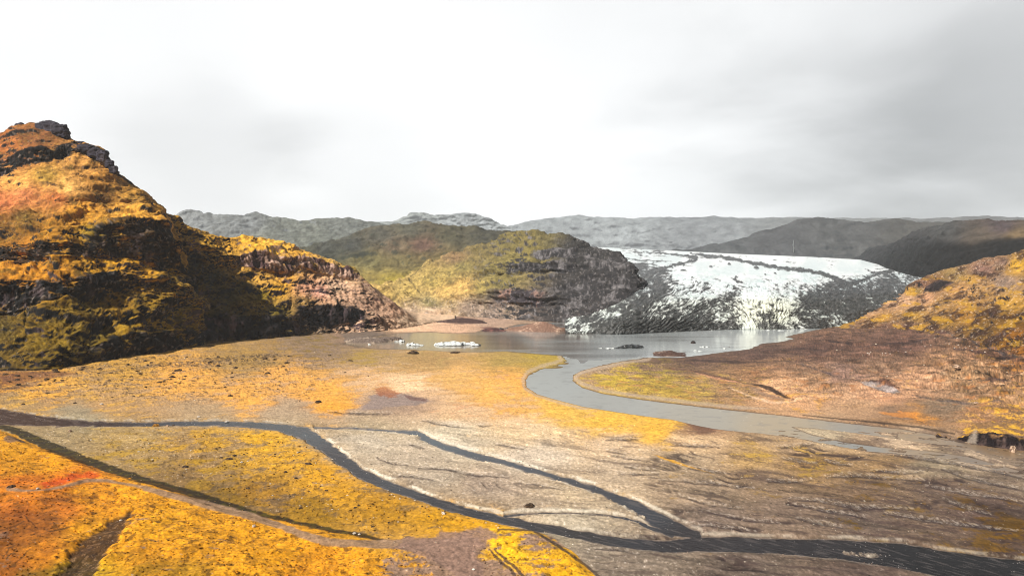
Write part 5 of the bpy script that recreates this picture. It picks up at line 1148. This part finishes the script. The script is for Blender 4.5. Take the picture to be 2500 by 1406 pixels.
def scatter(name, n_try, dens, size, colf, flat, mat_, seed):
    """uncountable small stones or tussocks as one mesh; dens, size and colf give per grid cell chance, pixels and colour"""
    r = np.random.RandomState(seed)
    i = r.randint(0, len(v_) - 1, n_try); j = r.randint(0, len(a_) - 1, n_try)
    keep = r.rand(n_try) < dens[i, j]
    i, j = i[keep], j[keep]; n = len(i)
    c = P[i, j] + np.stack([r.randn(n) * .3, r.randn(n) * .5, np.zeros(n)], -1)
    rad = size(r, n, i, j) * P[i, j, 1] / F
    V = OCT[None] * (1 + .35 * r.randn(n, 10, 1) * .6).astype(f4)
    a = r.rand(n) * 6.28; ca, sa = np.cos(a)[:, None], np.sin(a)[:, None]
    V = np.stack([V[..., 0] * ca - V[..., 1] * sa, V[..., 0] * sa + V[..., 1] * ca, V[..., 2] * flat], -1)
    V = V * rad[:, None, None] + c[:, None]
    q = (OFC[None] + (np.arange(n) * 10)[:, None, None]).reshape(-1, 3).astype(np.int32)
    me = bpy.data.meshes.new(name)
    me.vertices.add(n * 10); me.vertices.foreach_set('co', V.astype(f4).ravel())
    me.loops.add(q.size); me.loops.foreach_set('vertex_index', q.ravel())
    me.polygons.add(len(q)); me.polygons.foreach_set('loop_start', np.arange(0, q.size, 3, dtype=np.int32)); me.update(calc_edges=True)
    at = me.attributes.new('albedo', 'FLOAT_COLOR', 'POINT'); c4 = np.ones((n, 10, 4), f4); c4[..., :3] = np.clip(colf(r, n, i, j), .004, .8)[:, None]
    at.data.foreach_set('color', c4.ravel()); me.materials.append(mat_)
    o = bpy.data.objects.new(name, me); COL.objects.link(o); o['kind'] = 'stuff'; print(name, n)


dry = (sw > 1.5) & (np.abs(u - CX) < 1500)
gz = dry * sstep(1000, 1080, v) * (1 - tuss) * (1 - .8 * cov) * (.35 + .65 * sstep(-.2, .4, mid)) * (.3 + .7 * sstep(16, 4, sw))
scatter('gravel', 90000, gz * .5, lambda r, n, i, j: r.uniform(.8, 1.9, n) ** 1.1,
        lambda r, n, i, j: np.where(r.rand(n, 1) < .55, G[i, j] * r.uniform(1.2, 1.9, (n, 1)), G[i, j] * r.uniform(.25, .6, (n, 1))), .7, M_STONE, 21)
tz = dry * (tuss * .5 + .5 * sstep(20, -30, midm) * cov) * (pd > 3) * (scr > 0) * (gully > 4)
scatter('moss_tussocks', 110000, tz * .55, lambda r, n, i, j: r.uniform(1.2, 3.6, n), lambda r, n, i, j: Cg[i, j] * r.uniform(.45, 1.25, (n, 1)) * np.array([1, .93, .9]), .55, M_PLAIN, 22)
rz = dry * (sstep(900, 700, u) * sstep(1005, 960, v) * sstep(850, 880, v) * sstep(-.1, .3, clump) + .25 * rightd)
scatter('rubble', 30000, rz * .35, lambda r, n, i, j: r.uniform(.9, 2.6, n), lambda r, n, i, j: np.where(r.rand(n, 1) < .22, lin('#f0dcc4')[None] * .9, lin('#54402c')[None] * r.uniform(.6, 1.3, (n, 1))), .6, M_STONE, 23)

ICE = [blob_mesh('ice_floe', s_, '', '', .5, True) for s_ in (11, 12, 13, 14)]
BLACK = [blob_mesh('ice_floe', s_, '#0c0e10', '#3c4042', .6) for s_ in (16,)]
for me in ICE + BLACK: me.materials.append(M_BERG)


def floe(blobs, label, dirty=False, seed=0):
    """one floating piece of ice, its lumps joined into a single mesh"""
    V, Fc, Cs_ = [], [], []; k = 0
    x0 = sum(b[0] for b in blobs) / len(blobs); y0 = sum(b[1] for b in blobs) / len(blobs)
    Y0 = (H + .5) * F / (y0 - HY); X0 = (x0 - CX) / F * Y0
    for i, (px, py, w, h) in enumerate(blobs):
        me = (BLACK if dirty else ICE)[(i + seed) % (1 if dirty else 4)]
        Y = (H + .5) * F / (py - HY); Y = Y0 + (Y - Y0) * .3; X = (px - CX) / F * Y; m_ = Y / F
        co = np.empty(len(me.vertices) * 3, f4); me.vertices.foreach_get('co', co); co = co.reshape(-1, 3)
        V.append(co * np.array([w * .5 * m_, w * .5 * m_ * .9, h * m_ * 1.35]) + np.array([X - X0, Y - Y0, 0]))
        cc = np.empty(len(me.vertices) * 4, f4); me.attributes['albedo'].data.foreach_get('color', cc); Cs_.append(cc.reshape(-1, 4))
        Fc += [[q + k for q in p.vertices] for p in me.polygons]; k += len(me.vertices)
    V = np.concatenate(V); V = V * (1 + .0 * V)
    Q = V + np.array([X0, Y0, 0]); V[:, 2] += .7 * fbm3(Q, 5, 3, 700 + seed)
    me = bpy.data.meshes.new('ice_floe'); me.from_pydata(V.tolist(), [], Fc); me.update()
    a = me.attributes.new('albedo', 'FLOAT_COLOR', 'POINT'); a.data.foreach_set('color', np.concatenate(Cs_).ravel())
    me.materials.append(M_BERG)
    o = bpy.data.objects.new('ice_floe', me); COL.objects.link(o); o.location = (X0, Y0, -.5)
    return tag(o, label, 'ice floe')


floe([(968, 834, 12, 3), (979, 835, 12, 7), (985, 835, 7, 5)], 'small upright striped black and white ice floe, left of the others', seed=1)
floe([(997, 843, 12, 7), (1005, 842, 14, 9), (1015, 844, 20, 7), (1026, 844, 14, 4)], 'rounded white ice floe between the striped floe and the largest one', seed=2)
floe([(1074, 842, 30, 9), (1085, 846, 36, 5), (1093, 840, 34, 10), (1110, 839, 34, 11), (1118, 845, 30, 7), (1130, 841, 30, 10), (1145, 841, 26, 8), (1154, 842, 18, 10), (1162, 846, 24, 5)], 'largest white ice floe, long and jagged with black ash streaks', seed=3)
floe([(1540, 848, 50, 9), (1556, 847, 30, 8), (1527, 850, 30, 7), (1518, 851, 30, 4)], 'black ash covered ice floe near the river outlet', True, 4)
floe([(1465, 850, 12, 2)], 'tiny flat white floe, first in the row left of the black floe', seed=1)
floe([(1484, 851, 14, 2.4), (1496, 850, 12, 2)], 'flat white floe touching the left end of the black floe', seed=2)
floe([(1715, 847, 14, 2), (1728, 847, 16, 2.4)], 'thin flat white floe afloat at right, away from the shore', seed=3)
floe([(1697, 856, 7, 4), (1706, 858, 16, 2)], 'small white and dark floe with an upright tip near the right shore', seed=0)
floe([(1768, 851, 8, 2.6)], 'small white floe nearest the right shore', seed=2)
floe([(901, 841, 6, 3), (904, 842, 5, 2)], 'tiny white ice bit at the left end of the lake', seed=2)
floe([(1400, 803, 10, 5), (1408, 803, 7, 5)], 'small dark and white ice block right of the pink moraine island', seed=1)
floe([(1446, 812, 5, 8)], 'small upright white ice block at the tip of the glacier front', seed=2)
floe([(1222, 806, 18, 6), (1238, 806, 14, 6)], 'grey ice block against the left end of the pink island', True, 6)
for i, (a, b, w) in enumerate([(1960, 803, 18), (1900, 807, 22), (1875, 806, 14)]):
    floe([(a, b, w, 2)], ['low white brash ice at the right end of the glacier front', 'white brash ice drifting off the middle of the glacier front', 'small piece of brash ice left of a longer one at the glacier front'][i], seed=i)

# ------------------------------------------------------------------ drizzle haze filling the valley
HZ = 2.4e-5
me = bpy.data.meshes.new('haze')
x0, x1, y0, y1, z0, z1 = -17500, 17500, -2000, 16500, -9, 1700
me.from_pydata([(x, y, z) for z in (z0, z1) for y in (y0, y1) for x in (x0, x1)], [], [(0, 2, 3, 1), (4, 5, 7, 6), (0, 1, 5, 4), (2, 6, 7, 3), (0, 4, 6, 2), (1, 3, 7, 5)])
hm = bpy.data.materials.new('drizzle_haze'); hm.use_nodes = True; n = hm.node_tree.nodes; n.clear()
pv_ = n.new('ShaderNodeVolumePrincipled'); pv_.inputs['Color'].default_value = (.86, .93, 1, 1); pv_.inputs['Density'].default_value = HZ; pv_.inputs['Anisotropy'].default_value = 0.0
ou = n.new('ShaderNodeOutputMaterial'); hm.node_tree.links.new(pv_.outputs[0], ou.inputs['Volume'])
me.materials.append(hm)
o = bpy.data.objects.new('haze', me); COL.objects.link(o); o['kind'] = 'stuff'
